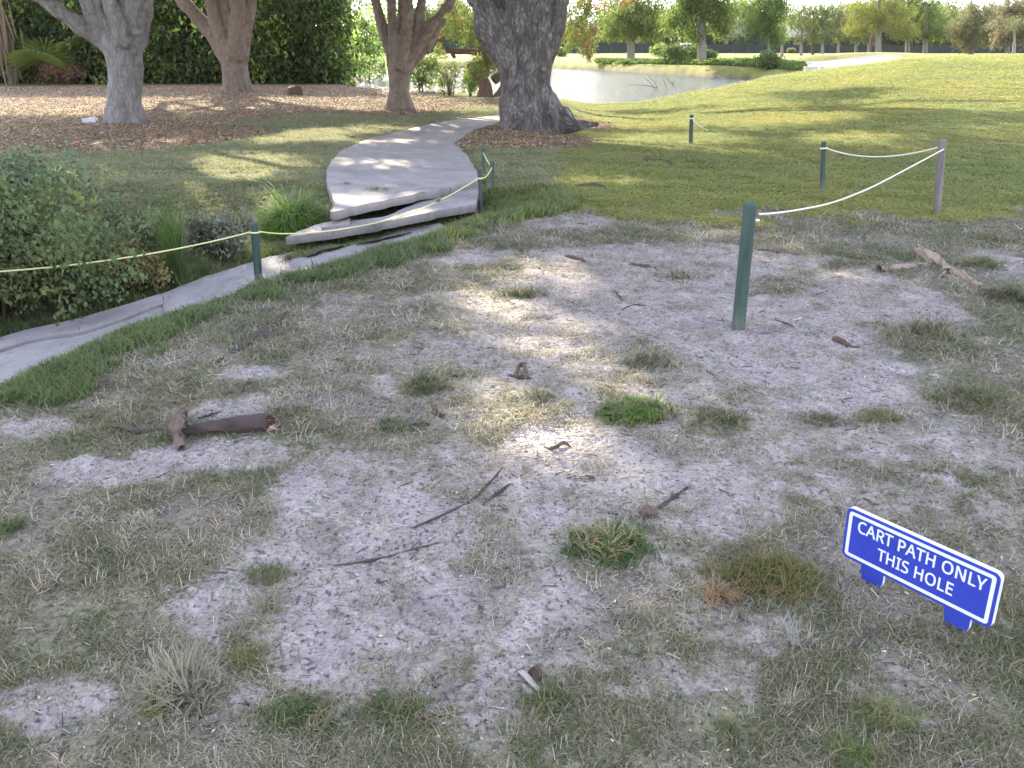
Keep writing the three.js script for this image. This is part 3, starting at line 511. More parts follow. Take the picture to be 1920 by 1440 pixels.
// the dark thicket behind the mulch, from left to right; [px, base py, half width, height px, material, label]
const THICKET = [[-150, 156, 90, 200, jungleLeaf, 'dense dark shrub at the far left edge behind the mulch'], [150, 150, 46, 110, limeLeaf, 'sunlit yellow-green bush glowing left of the pale grey trunk'], [222, 152, 80, 190, jungleLeaf, 'dark thicket tree directly behind the pale grey trunk'],
  [305, 150, 34, 75, limeLeaf, 'bright green bush between the two left oak trunks'], [330, 146, 70, 240, jungleLeaf, 'tall dark leafy tree between the two left oaks'], [372, 151, 30, 40, jungleLeaf, 'low dark bush left of the brown forked oak'], [420, 146, 70, 240, darkLeaf, 'dark tree hidden behind the brown forked oak'], [510, 152, 44, 70, paleLeaf, 'pale green bush right of the brown forked oak'],
  [545, 148, 80, 230, jungleLeaf, 'leafy tree rising right of the brown forked oak'], [600, 150, 50, 110, dirLeaf, 'mid green bush above the small stump'], [640, 148, 70, 230, jungleLeaf, 'dark leafy tree left of the fanning oak'], [690, 155, 40, 140, darkLeaf, 'dark bush left beside the fanning oak trunk'], [720, 150, 60, 220, dirLeaf, 'green tree directly behind the fanning oak'], [590, 152, 110, 60, darkLeaf, 'low dark hedge-like bush at the back of the mulch']];
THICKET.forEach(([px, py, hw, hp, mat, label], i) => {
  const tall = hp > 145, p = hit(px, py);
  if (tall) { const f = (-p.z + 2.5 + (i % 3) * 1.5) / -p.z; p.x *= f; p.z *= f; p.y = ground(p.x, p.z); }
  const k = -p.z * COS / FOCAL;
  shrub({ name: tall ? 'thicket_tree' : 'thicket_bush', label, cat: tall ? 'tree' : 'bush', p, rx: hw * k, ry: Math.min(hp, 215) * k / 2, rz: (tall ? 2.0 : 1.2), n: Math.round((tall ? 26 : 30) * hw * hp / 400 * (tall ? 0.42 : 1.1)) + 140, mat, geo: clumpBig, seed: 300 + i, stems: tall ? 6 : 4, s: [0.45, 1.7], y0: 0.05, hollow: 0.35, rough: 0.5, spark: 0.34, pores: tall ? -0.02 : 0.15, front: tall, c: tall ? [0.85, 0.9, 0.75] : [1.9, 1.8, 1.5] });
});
// a backing of far dark woodland so that no sky shows low between the stems
{
  const r = rng(77), list = [];
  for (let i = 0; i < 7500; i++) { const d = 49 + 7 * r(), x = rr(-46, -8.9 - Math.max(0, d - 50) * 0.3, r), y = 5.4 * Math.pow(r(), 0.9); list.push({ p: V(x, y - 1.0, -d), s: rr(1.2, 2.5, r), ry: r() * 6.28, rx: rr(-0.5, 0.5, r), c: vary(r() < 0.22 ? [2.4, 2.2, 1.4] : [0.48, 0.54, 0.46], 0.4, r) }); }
  const g = new THREE.Group();
  const m = instances('woodland', clumpOak, jungleLeaf, list, scene); m.userData.label = 'dark woodland mass behind the thicket on the left'; m.userData.category = 'woodland';
}
// old palm with hanging dead fronds, bright fan palm
{
  const p = hit(26, 160); const t = base('cabbage_palm', 'palm with a skirt of hanging grey-brown dead fronds at the top left edge', 'palm tree', p), r = rng(81), k = -p.z * COS / FOCAL;
  part('trunk', limbGeo([V(0, -0.1, 0), V(0.05, 2, 0), V(0, 4.4, 0)], [0.22, 0.19, 0.2], 10), plainBark([0.16, 0.12, 0.09], 0.04), t);
  const strip = (len, w) => { const g = new THREE.PlaneGeometry(w, len, 1, 6); const q = g.attributes.position; for (let i = 0; i < q.count; i++) { const y = q.getY(i) / len + 0.5; q.setX(i, q.getX(i) * (0.25 + 0.75 * Math.sin(Math.PI * clamp(y * 0.9 + 0.08)))); q.setZ(i, 0.25 * len * (1 - y) * (1 - y) * 0.4); } g.translate(0, -len / 2, 0); g.computeVertexNormals(); return g; };
  const dead = leafMat([0.24, 0.19, 0.12], 0.3), live = leafMat([0.10, 0.15, 0.04], 0.4);
  const gs = strip(1, 0.07);
  for (let i = 0; i < 60; i++) { const m = part('dead_frond', gs, dead, t); const a = r() * 6.28, h = rr(2.2, 4.4, r), q = rr(0.2, 1.1, r); m.position.set(q * Math.cos(a), h, q * Math.sin(a)); m.rotation.set(rr(-0.15, 0.15, r), r() * 6.28, rr(-0.12, 0.12, r)); m.scale.set(rr(0.8, 1.8, r), rr(1.4, 2.6, r), 1); }
  for (let i = 0; i < 30; i++) { const m = part('frond', gs, live, t); const a = r() * 6.28; m.position.set(0.2 * Math.cos(a), 4.4, 0.2 * Math.sin(a)); m.rotation.set(0, -a + Math.PI / 2, 0); m.rotateX(-rr(1.2, 2.4, r)); m.scale.set(2.4, 2.2, 1); }
}
function fanPalm(px, py, n, len, label, seed, mat, lean = 0) {
  const p = hit(px, py), t = base('palmetto', label, 'palmetto', p), r = rng(seed), k = -p.z * COS / FOCAL, L = len * k;
  const stalks = [];
  for (let i = 0; i < n; i++) {
    const a = r() * 6.28, el = rr(0.5, 1.3, r), tip = V(Math.cos(a) * Math.cos(el), Math.sin(el), Math.sin(a) * Math.cos(el)).multiplyScalar(L * rr(0.55, 0.8, r)), gs = [];
    stalks.push(limbGeo([V(0, -0.05, 0), tip.clone().multiplyScalar(0.5), tip], [0.02, 0.016, 0.012], 5));
    const dir = tip.clone().normalize(), side = V(-Math.sin(a), 0, Math.cos(a)), up = dir.clone().cross(side);
    for (let j = -8; j <= 8; j++) { const f = j / 8 * 1.9, v = dir.clone().multiplyScalar(Math.cos(f)).addScaledVector(side, Math.sin(f)), w = v.clone().cross(up).multiplyScalar(0.022 * L / 1.2), e = tip.clone().addScaledVector(v, L * 0.5).add(V(0, -0.12 * L, 0)), m = tip.clone().addScaledVector(v, L * 0.25); const g = new THREE.BufferGeometry(); const q = [tip, m.clone().add(w), e, tip, e, m.clone().sub(w)]; g.setAttribute('position', new THREE.Float32BufferAttribute(q.flatMap((z) => [z.x, z.y, z.z]), 3)); g.computeVertexNormals(); gs.push(g); }
    part('frond', mergeGeometries(gs), mat, t);
  }
  part('stalk', mergeGeometries(stalks), std([0.2, 0.2, 0.08]), t);
  return t;
}
fanPalm(104, 157, 13, 110, 'bright backlit fan palm under the low limb of the pale grey oak', 83, leafMat([0.19, 0.26, 0.05], 0.6));
fanPalm(475, 150, 9, 60, 'low dull fan palm right behind the brown forked oak', 84, dirLeaf);
// dry brush below the palm
shrub({ name: 'dry_brush', label: 'brown dead brush heaped below the bright fan palm', cat: 'brush pile', p: hit(118, 158), rx: 1.4, ry: 0.62, rz: 0.6, n: 260, mat: leafMat([0.26, 0.165, 0.10], 0.2), geo: clumpBig, seed: 345, s: [0.6, 1.1], carve: false });
// by the water between the fanning oak and the massive one
shrub({ label: 'dark green shrub beside the fanning oak at the water edge', p: hit(792, 172), rx: 1.3, ry: 0.85, rz: 0.9, n: 170, mat: dirLeaf, geo: clumpSmall, seed: 351, s: [1, 1.8], carve: false });
shrub({ label: 'tall thin pale sapling shrub in front of the water', p: hit(842, 180), rx: 1.0, ry: 0.75, rz: 0.6, n: 70, mat: paleLeaf, geo: clumpSmall, seed: 352, s: [0.9, 1.6], stems: 9, carve: false });
shrub({ label: 'small yellow-green bush left of the bottlebrush trunk', p: hit(882, 182), rx: 0.45, ry: 0.5, rz: 0.4, n: 70, mat: limeLeaf, geo: clumpSmall, seed: 353, carve: false });
// stump and stakes
{
  const p = hit(553, 178), t = base('tree_stump', 'small dark tree stump on the mulch right of the brown forked oak', 'stump', p), k = -p.z * COS / FOCAL;
  const g = new THREE.CylinderGeometry(12 * k, 15 * k, 16 * k, 14, 4); const q = g.attributes.position; for (let i = 0; i < q.count; i++) { const a = Math.atan2(q.getZ(i), q.getX(i)), f = 1 + 0.12 * Math.sin(a * 3 + 1) + 0.06 * Math.sin(a * 7); q.setX(i, q.getX(i) * f); q.setZ(i, q.getZ(i) * f); q.setY(i, q.getY(i) + (q.getY(i) > 0 ? 0.05 * Math.sin(a * 2) : 0)); } g.translate(0, 7 * k, 0); g.computeVertexNormals();
  part('stump_wood', g, plainBark([0.17, 0.11, 0.08], 0.03), t);
  for (const [px, tone] of [[719, 0.42], [724, 0.2]]) {
    const b = hit(px, 163), s = base('stake', tone > 0.3 ? 'pale thin stake at the back of the mulch beside the fanning oak' : 'brown thin stake next to the pale one beside the fanning oak', 'stake', b);
    const c = new THREE.CylinderGeometry(0.045, 0.05, 0.55, 8); c.translate(0, 0.25, 0); part('shaft', c, std([tone, tone * 0.85, tone * 0.7]), s);
  }
}

// ---------------------------------------------------------------- beyond the pond
const farBark = plainBark([0.30, 0.265, 0.22], 0.03), greyBark = plainBark([0.36, 0.33, 0.29], 0.03), palmBark = plainBark([0.30, 0.25, 0.18], 0.03);
function farTree(name, label, px, py, trunkPx, topPx, crowns, mat, geo, seed, opt = {}) {   // crowns: [px, py, rx, ry, n] at the tree's own distance
  let p = hit(px, py); if (opt.d) { const q = at(px, 100, opt.d); p = V(q.x, ground(q.x, q.z), q.z); }
  const d = -p.z, k = d * COS / FOCAL, t = base(name, label, 'tree', p, opt.group), r = rng(seed);
  const A = (x, y, dz = 0) => at(x, y, d + dz).sub(p);
  const gs = [limbGeo([V(0, -0.3, 0), A(px + (opt.lean ?? 0) * 0.3, (py + topPx) / 2), A(px + (opt.lean ?? 0), topPx)], [trunkPx * k * 0.72, trunkPx * k * 0.5, trunkPx * k * 0.22], 9)];
  for (const [cx, cy, rx, ry] of crowns) { const h = rr(0.25, 0.7, r), s = A(px + (opt.lean ?? 0) * h, lerp(py, topPx, h)); gs.push(limbGeo([s, s.clone().lerp(A(cx, cy), 0.5).add(V(0, 0.25, 0)), A(cx + rr(-0.3, 0.3, r) * rx, cy + rr(-0.4, 0.2, r) * ry)], [trunkPx * k * 0.28, trunkPx * k * 0.16, 0.03], 6)); }
  part('trunk', mergeGeometries(gs), opt.bark ?? farBark, t);
  const list = [];
  for (const [cx, cy, rx, ry, n] of crowns) for (let i = 0; i < n; i++) {
    const u = r() * 2 - 1, a = r() * 6.283, q = Math.pow(r(), 0.5), w = Math.sqrt(1 - u * u), f = 1 + 0.35 * n3(cx * 0.1 + u * 2.2, Math.cos(a) * 1.6 + seed, Math.sin(a) * 1.6);
    const v = A(cx + rx * q * f * w * Math.cos(a), cy - ry * q * f * u, (opt.deep ?? 1) * rx * k * q * f * w * Math.sin(a));
    if (v.y < 0.2) continue;
    list.push({ p: v, s: rr(0.6, 1.25, r) * (opt.s ?? 1), ry: r() * 6.28, rx: rr(-0.5, 0.5, r), rz: rr(-0.4, 0.4, r), c: vary((opt.c ?? [1, 1, 1]).map((q) => q * 0.78), 0.36, r) });
  }
  instances('crown', geo, mat, list, t);
  return t;
}
farTree('cypress_tree', 'light green feathery tree with thick trunk on the far bank behind the red flowers', 1183, 113, 11, -60, [[1160, 30, 48, 26, 150], [1205, 22, 55, 26, 170], [1150, 62, 30, 14, 60], [1225, 55, 40, 22, 110], [1185, 60, 40, 16, 70], [1190, -20, 80, 30, 200]], limeLeaf, clumpFar2, 401, { s: 0.9 });
farTree('cypress_tree', 'tall tree with the stoutest grey trunk on the far bank near the parked car', 1316, 120, 13, -80, [[1290, 12, 40, 22, 110], [1345, 18, 46, 26, 150], [1270, 40, 36, 14, 70], [1352, 55, 28, 16, 50], [1310, -25, 80, 26, 200], [1300, 62, 18, 14, 26]], limeLeaf, clumpFar2, 402, { s: 0.85, bark: greyBark });
farTree('young_cypress_tree', 'slim young tree with narrow light green crown standing before the grey-roofed house', 1442, 122, 5, -20, [[1440, 20, 46, 26, 150], [1432, 50, 34, 16, 80], [1455, 72, 20, 12, 40], [1445, -10, 40, 20, 80]], limeLeaf, clumpFar2, 403, { s: 0.7, c: [0.85, 0.95, 0.9] });
farTree('shade_tree', 'large yellow-green tree with spreading limbs above the sand bunker', 1648, 104, 9, -10, [[1620, 22, 40, 24, 140], [1675, 20, 44, 26, 160], [1610, 56, 40, 12, 80], [1690, 58, 40, 14, 90], [1650, 40, 50, 20, 120], [1650, -15, 60, 18, 120]], leafMat([0.24, 0.27, 0.06], 0.5), clumpFar2, 404, { d: 112, s: 0.7, bark: greyBark });
farTree('shade_tree', 'mid green tree with two pale stems right of the large yellow-green tree', 1703, 106, 7, 0, [[1705, 30, 44, 28, 170], [1735, 20, 30, 26, 100], [1695, 60, 34, 14, 70], [1710, -8, 40, 14, 80]], dirLeaf, clumpFar, 405, { d: 118, s: 0.62, c: [1.2, 1.2, 1.1] });
farTree('shade_tree', 'green tree with thick trunk half behind the right mound skyline', 1736, 107, 7, 10, [[1745, 34, 36, 30, 130], [1760, 62, 26, 14, 60], [1740, 66, 24, 10, 40]], limeLeaf, clumpFar, 406, { d: 116, s: 0.6, c: [0.8, 0.85, 0.8] });
farTree('olive_toned_tree', 'broad tan-green tree left of the right corner trees', 1822, 104, 8, 0, [[1800, 60, 34, 26, 140], [1830, 30, 46, 30, 200], [1850, 64, 34, 26, 140], [1815, 82, 30, 14, 60]], tanLeaf, clumpFar, 407, { d: 104, s: 0.62 });
farTree('olive_toned_tree', 'tan-brown tree in the top right corner of the view', 1890, 106, 7, 0, [[1890, 40, 34, 34, 170], [1915, 30, 40, 36, 170], [1880, 76, 24, 16, 60], [1930, 70, 30, 20, 80]], leafMat([0.24, 0.225, 0.13], 0.4), clumpFar, 408, { d: 96, s: 0.62 });
farTree('palm_like_tree', 'pale slim trunk in front of the top right corner tree', 1902, 108, 5, 50, [[1902, 44, 24, 14, 60]], tanLeaf, clumpFar2, 409, { d: 92, s: 0.55, bark: greyBark });
// small street trees in front of the dark fence
[[1467, 108, 36], [1503, 106, 40], [1525, 113, 34], [1543, 109, 36], [1573, 107, 30], [1606, 104, 34], [1630, 100, 30]].forEach(([x, y, w], i) => farTree('young_street_tree', ['slim tree first from the left in the row along the dark fence', 'slim tree second from the left in the row along the dark fence', 'slim dark-stemmed tree standing forward of the fence row on the grass', 'slim tree right behind the forward dark-stemmed one by the fence', 'slim pale-stemmed tree above the left end of the sand bunker', 'slim leaning-stemmed tree above the middle of the sand bunker', 'slim brown-stemmed tree close left of the large yellow-green tree'][i], x, y, 4.2, 20,
  [[x, 48, w * 0.8, 20, 70], [x + 6, 20, w * 0.8, 18, 60], [x - 6, 72, w * 0.5, 10, 24]], i % 2 ? dirLeaf : paleLeaf, clumpFar, 420 + i, { d: 126 - i * 1.2, s: 0.55, c: [1.25, 1.2, 1.1], bark: i === 2 ? plainBark([0.12, 0.09, 0.06]) : greyBark }));
// the trees behind the fence: one tree each
const BACK = [[770, 20, 60, dirLeaf, 0.9], [840, 5, 50, paleLeaf, 1], [865, 30, 40, darkLeaf, 0.9], [930, 10, 60, dirLeaf, 1.2], [1020, 10, 50, dirLeaf, 1.1], [1085, 45, 40, paleLeaf, 1.1], [1135, 40, 44, paleLeaf, 1.0], [1200, 20, 50, dirLeaf, 1.1], [1245, 40, 40, paleLeaf, 1.0], [1290, 8, 44, dirLeaf, 1.2], [1340, 30, 44, darkLeaf, 1.1], [1390, 6, 50, jungleLeaf, 1.2], [1420, 40, 40, darkLeaf, 1.2], [1480, 34, 40, jungleLeaf, 1.4], [1530, 36, 40, dirLeaf, 1.2], [1580, 24, 44, paleLeaf, 1.1], [1640, 10, 50, dirLeaf, 1.2], [1700, 5, 50, jungleLeaf, 1.3], [1755, 14, 44, jungleLeaf, 1.3], [1800, 24, 40, dirLeaf, 1.2], [1860, 20, 44, paleLeaf, 1.2], [1910, 8, 50, dirLeaf, 1.2], [1975, 10, 50, dirLeaf, 1.2]];
const BACKL = ['far left behind the fanning oak', 'left of the bottlebrush tree', 'dark and narrow left of the bottlebrush', 'behind the bottlebrush tree', 'hidden by the massive oak trunk', 'right beside the massive oak trunk', 'behind the dangling red flowers', 'behind the feathery tree on the far bank', 'between the two thick far-bank trunks', 'behind the tall grey trunk', 'right of the tall grey trunk', 'dark, above the left house roof end', 'dark, directly left of the slim young tree', 'above the grey house gable', 'right of the grey house', 'behind the fence row above the bunker', 'behind the large yellow-green tree', 'dark, behind the two pale stems', 'dark, right of the two pale stems', 'behind the pale low roof', 'behind the tan-green tree', 'behind the top right corner tree', 'beyond the right edge of the view'];
BACK.forEach(([x, top, w, mat, c], i) => farTree('background_tree', 'far tree beyond the fence, ' + BACKL[i], x, 100, 6, top, [[x, top + 28, w * 1.25, 42, 360], [x - w * 0.6, top + 52, w * 0.9, 30, 170], [x + w * 0.6, top + 54, w * 0.9, 30, 170], [x + w * 0.2, top + 12, w * 0.6, 18, 60]], mat, clumpFar, 440 + i, { d: 158 + (i * 7) % 26, s: 1.15, c: [c * 0.85, c * 0.86, c * 0.85] }));
// low bushes before the fence
[[1100, 104, 8, 'pale small bush before the fence left of the red flowers', paleLeaf], [1052, 106, 10, 'yellow-green bush right beside the massive oak trunk at the far fence', limeLeaf], [1235, 106, 16, 'palm-like bush left of the parked car', limeLeaf], [1262, 120, 26, 'bush on the bank covering the nose of the parked car', dirLeaf], [1300, 116, 22, 'yellow-green bush at the foot of the tall grey trunk', limeLeaf], [1330, 116, 14, 'dark bush right of the tall grey trunk', jungleLeaf], [1440, 128, 20, 'dark rounded shrub at the foot of the slim young tree', jungleLeaf], [1482, 100, 5, 'small pale bush on the fence line by the grey house', paleLeaf]].forEach(([x, y, w, label, mat], i) => { const p = hit(x, y), k = -p.z * COS / FOCAL; shrub({ name: 'bank_bush', label, cat: 'bush', p, rx: w * k, ry: w * k * 0.62, rz: w * k * 0.8, n: 150, mat, geo: clumpBig, seed: 480 + i, s: [0.8, 1.5], carve: false }); });
// reeds and creeping plants along the far waterline
{
  const r = rng(90), list = [];
  for (let i = 0; i < 2600; i++) {
    const f = r(), px = lerp(1120, 1500, f), line = lerp(131, 151, Math.pow(f, 1.15)), p = onPlane(px, line - 2 + r() * 2, WATER); const d = -p.z + rr(-1.2, 3, r);
    const x = p.x * d / -p.z; list.push({ p: V(x, ground(x, -d) + 0.1, -d), s: rr(1, 2.2, r), sy: rr(0.8, 1.7, r), ry: r() * 6.28, c: vary(r() < 0.3 ? [1.3, 1.4, 1] : [0.8, 0.85, 0.8], 0.4, r) });
  }
  const m = instances('bank_plants', clumpBig, dirLeaf, list, scene); m.userData.label = 'mixed low green plants covering the far bank above the waterline'; m.userData.category = 'bank plants';
}
// dead branches standing in the pond
{
  const p = onPlane(1228, 166, WATER), d = -p.z, k = d * COS / FOCAL, t = base('dead_branch', 'bare dead branches sticking out of the pond', 'dead branch', p);
  const gs = [[[1229, 168], [1222, 158], [1204, 141]], [[1234, 168], [1228, 155], [1214, 142]], [[1250, 168], [1246, 155], [1242, 147]], [[1264, 163], [1256, 153], [1248, 143]], [[1262, 160], [1262, 154], [1266, 149]], [[1232, 165], [1210, 160], [1180, 158]]].map((l) => limbGeo(l.map(([x, y]) => at(x, y, d).sub(p)), [0.8 * k, 0.6 * k, 0.3 * k], 6));
  part('branch', mergeGeometries(gs), std([0.13, 0.12, 0.11]), t);
}
// the dark fence: posts and screen panels
{
  const D0 = 146, x0 = at(690, 100, D0).x, x1 = at(2000, 100, D0).x, n = 46, t = base('screen_fence', 'long low fence with dark green screen panels along the far side of the course', 'fence', V(x0, 0, -D0));
  const pm = std([0.035, 0.045, 0.04]), sm = std([0.022, 0.032, 0.03], { roughness: 1 }), w = (x1 - x0) / n;
  for (let i = 0; i < n; i++) {
    const x = x0 + w * i, y = ground(x + w / 2, -D0), h = lerp(1.55, 1.15, clamp((i - 14) / 18)), g = new THREE.BoxGeometry(w - 0.1, h, 0.03, 4, 1, 1), q = g.attributes.position;
    for (let j = 0; j < q.count; j++) q.setZ(j, q.getZ(j) + 0.03 * Math.sin(q.getX(j) * 2 + i));
    g.translate(x - x0 + w / 2, y + h / 2, 0); g.computeVertexNormals(); part('screen_panel', g, sm, t);
    const c = new THREE.CylinderGeometry(0.04, 0.04, h + 0.15, 8); c.translate(x - x0, y + h / 2, 0); part('fence_post', c, pm, t);
  }
  const s = base('notice_board', 'small pale square notice on the dark fence right of the massive oak', 'sign', at(1086, 92, D0 - 0.4)); part('board', new THREE.BoxGeometry(0.55, 0.7, 0.03), std([0.55, 0.65, 0.72]), s); const f = new THREE.BoxGeometry(0.6, 0.05, 0.05); f.translate(0, 0.38, 0); part('frame', f, std([0.4, 0.42, 0.45]), s);
}
// houses
function house(px, d, wPx, wallH, roofH, label, wallC, roofC, opt = {}) {
  const q = at(px, 100, d), p = V(q.x, ground(q.x, q.z), q.z), k = d * COS / FOCAL, w = wPx * k, dep = 8, t = base('house', label, 'house', p);
  const wall = std(wallC), roof = std(roofC), trim = std([0.75, 0.74, 0.7]), gl = new THREE.MeshStandardMaterial({ color: 0x20262b, roughness: 0.15 });
  const wg = new THREE.BoxGeometry(w, wallH, dep); wg.translate(0, wallH / 2, 0); part('wall', wg, wall, t);
  const prism = (w, h, dep, over) => { const s = new THREE.Shape([new THREE.Vector2(-w / 2 - over, 0), new THREE.Vector2(w / 2 + over, 0), new THREE.Vector2(0, h)]); const g = new THREE.ExtrudeGeometry(s, { depth: dep + over * 2, bevelEnabled: false }); g.translate(0, 0, -dep / 2 - over); return g; };
  const rg = prism(dep, roofH, w, 0.5); rg.rotateY(Math.PI / 2); rg.translate(0, wallH + 0.003, 0); const ro = part('roof', rg, roof, t);
  const fa = new THREE.BoxGeometry(w + 1.0, 0.2, 0.06); fa.translate(0, wallH - 0.05, dep / 2 + 0.54); part('fascia', fa, trim, t);
  if (opt.gable) {
    const g = prism(opt.gw, roofH * 0.85, 3, 0.3); g.translate(opt.gx, wallH + 0.006, dep / 2 + 0.4); part('gable_roof', g, roof, t);
    const s = new THREE.Shape([new THREE.Vector2(-opt.gw / 2 + 0.2, 0), new THREE.Vector2(opt.gw / 2 - 0.2, 0), new THREE.Vector2(0, roofH * 0.85 - 0.25)]); const gg = new THREE.ExtrudeGeometry(s, { depth: 0.05, bevelEnabled: false }); gg.translate(opt.gx, wallH + 0.05, dep / 2 + 2.25); part('gable_wall', gg, std([0.55, 0.52, 0.42]), t);
    for (const s2 of [-1, 1]) { const L = Math.hypot(opt.gw / 2 + 0.3, roofH * 0.85), b = new THREE.BoxGeometry(L, 0.18, 0.08); b.rotateZ(-s2 * Math.atan2(roofH * 0.85, opt.gw / 2 + 0.3)); b.translate(opt.gx + s2 * (opt.gw / 4 + 0.15), wallH + roofH * 0.425 + 0.02, dep / 2 + 2.36); part('barge_board', b, trim, t); }
  }
  for (const f of [-0.3, 0.05, 0.32]) { const g = new THREE.BoxGeometry(1.5, 1.1, 0.06); g.translate(f * w, wallH * 0.55, dep / 2 + 0.02); const wn = part('window', g, gl, t); const fr = new THREE.BoxGeometry(1.7, 0.08, 0.1); fr.translate(f * w, wallH * 0.55 - 0.6, dep / 2 + 0.04); part('sill', fr, trim, wn); }
  return t;
}
house(1385, 176, 78, 2.6, 2.1, 'house with pale grey shingle roof behind the slim young tree', [0.5, 0.48, 0.42], [0.30, 0.28, 0.28]);
house(1488, 168, 80, 2.3, 2.3, 'house with dark grey roof and white-edged gable behind the fence', [0.62, 0.57, 0.40], [0.13, 0.125, 0.135], { gable: true, gx: -2.6, gw: 3.2 });
house(1632, 178, 56, 4.4, 1.2, 'pink house wall seen between trunks above the bunker', [0.58, 0.36, 0.32], [0.45, 0.3, 0.27]);
house(1690, 182, 70, 2.6, 1.6, 'cream house with grey roof right of the large yellow-green tree', [0.6, 0.58, 0.45], [0.34, 0.33, 0.33]);
house(1778, 172, 60, 1.9, 1.6, 'low house with bright pale roof right of the two pale stems', [0.55, 0.52, 0.46], [0.62, 0.62, 0.64]);
{ const p0 = hit(1631, 101), q = at(1631, 100, 130), p = V(q.x, ground(q.x, q.z), q.z), t = base('utility_pole', 'dark brown pole in front of the pink house wall', 'pole', p); const g = new THREE.CylinderGeometry(0.18, 0.22, 3.4, 10); g.translate(0, 1.7, 0); part('shaft', g, plainBark([0.15, 0.07, 0.045]), t); }
// parked car
{
  const q = at(1279, 100, 136), p = V(q.x, ground(q.x, q.z), q.z), t = base('parked_car', 'pale silver car parked before the dark fence across the pond', 'car', p);
  const paint = new THREE.MeshPhysicalMaterial({ color: new THREE.Color().setRGB(0.62, 0.66, 0.72), roughness: 0.3, metalness: 0.3, clearcoat: 1 }), glass = new THREE.MeshStandardMaterial({ color: 0x15191d, roughness: 0.08 }), tyre = std([0.03, 0.03, 0.03]), rim = std([0.5, 0.5, 0.52], { roughness: 0.4, metalness: 0.6 });
  const sh = (pts) => new THREE.Shape(pts.map(([x, y]) => new THREE.Vector2(x, y)));
  const ext = (s, w, bev = 0.06) => { const g = new THREE.ExtrudeGeometry(s, { depth: w - 2 * bev, bevelEnabled: true, bevelSize: bev, bevelThickness: bev, bevelSegments: 2 }); g.translate(0, 0, -w / 2 + bev); return g; };
  part('body', ext(sh([[-2.2, 0.3], [2.15, 0.3], [2.2, 0.75], [1.9, 0.95], [1.2, 1.0], [-1.0, 0.98], [-2.1, 0.78], [-2.25, 0.6]]), 1.75), paint, t);
  part('cabin', ext(sh([[-1.1, 0.95], [1.75, 0.95], [1.35, 1.38], [0.9, 1.5], [-0.1, 1.5], [-0.5, 1.35]]), 1.5), paint, t);
  for (const s of [-1, 1]) {
    for (const pts of [[[-0.75, 1.02], [0.25, 1.02], [0.25, 1.4], [-0.25, 1.4]], [[0.33, 1.02], [1.35, 1.02], [1.1, 1.36], [0.85, 1.4], [0.33, 1.4]]]) { const g = new THREE.ExtrudeGeometry(sh(pts), { depth: 0.02, bevelEnabled: false }); g.translate(0, 0, s * 0.76 - 0.01); part('side_window', g, glass, t); }
    for (const x of [-1.4, 1.35]) { const g = new THREE.CylinderGeometry(0.33, 0.33, 0.22, 20); g.rotateX(Math.PI / 2); g.translate(x, 0.33, s * 0.8); const w = part('wheel', g, tyre, t); const h = new THREE.CylinderGeometry(0.2, 0.2, 0.03, 16); h.rotateX(Math.PI / 2); h.translate(x, 0.33, s * 0.915); part('rim', h, rim, w); }
    const l = new THREE.BoxGeometry(0.2, 0.14, 0.4); l.translate(-2.18, 0.68, s * 0.6); part('headlight', l, std([0.8, 0.8, 0.78], { roughness: 0.2 }), t);
  }
  const ws = new THREE.BoxGeometry(0.03, 0.52, 1.3); ws.rotateZ(-0.95); ws.translate(-0.83, 1.17, 0); part('windscreen', ws, glass, t);
  t.rotation.y = 0.15;
}
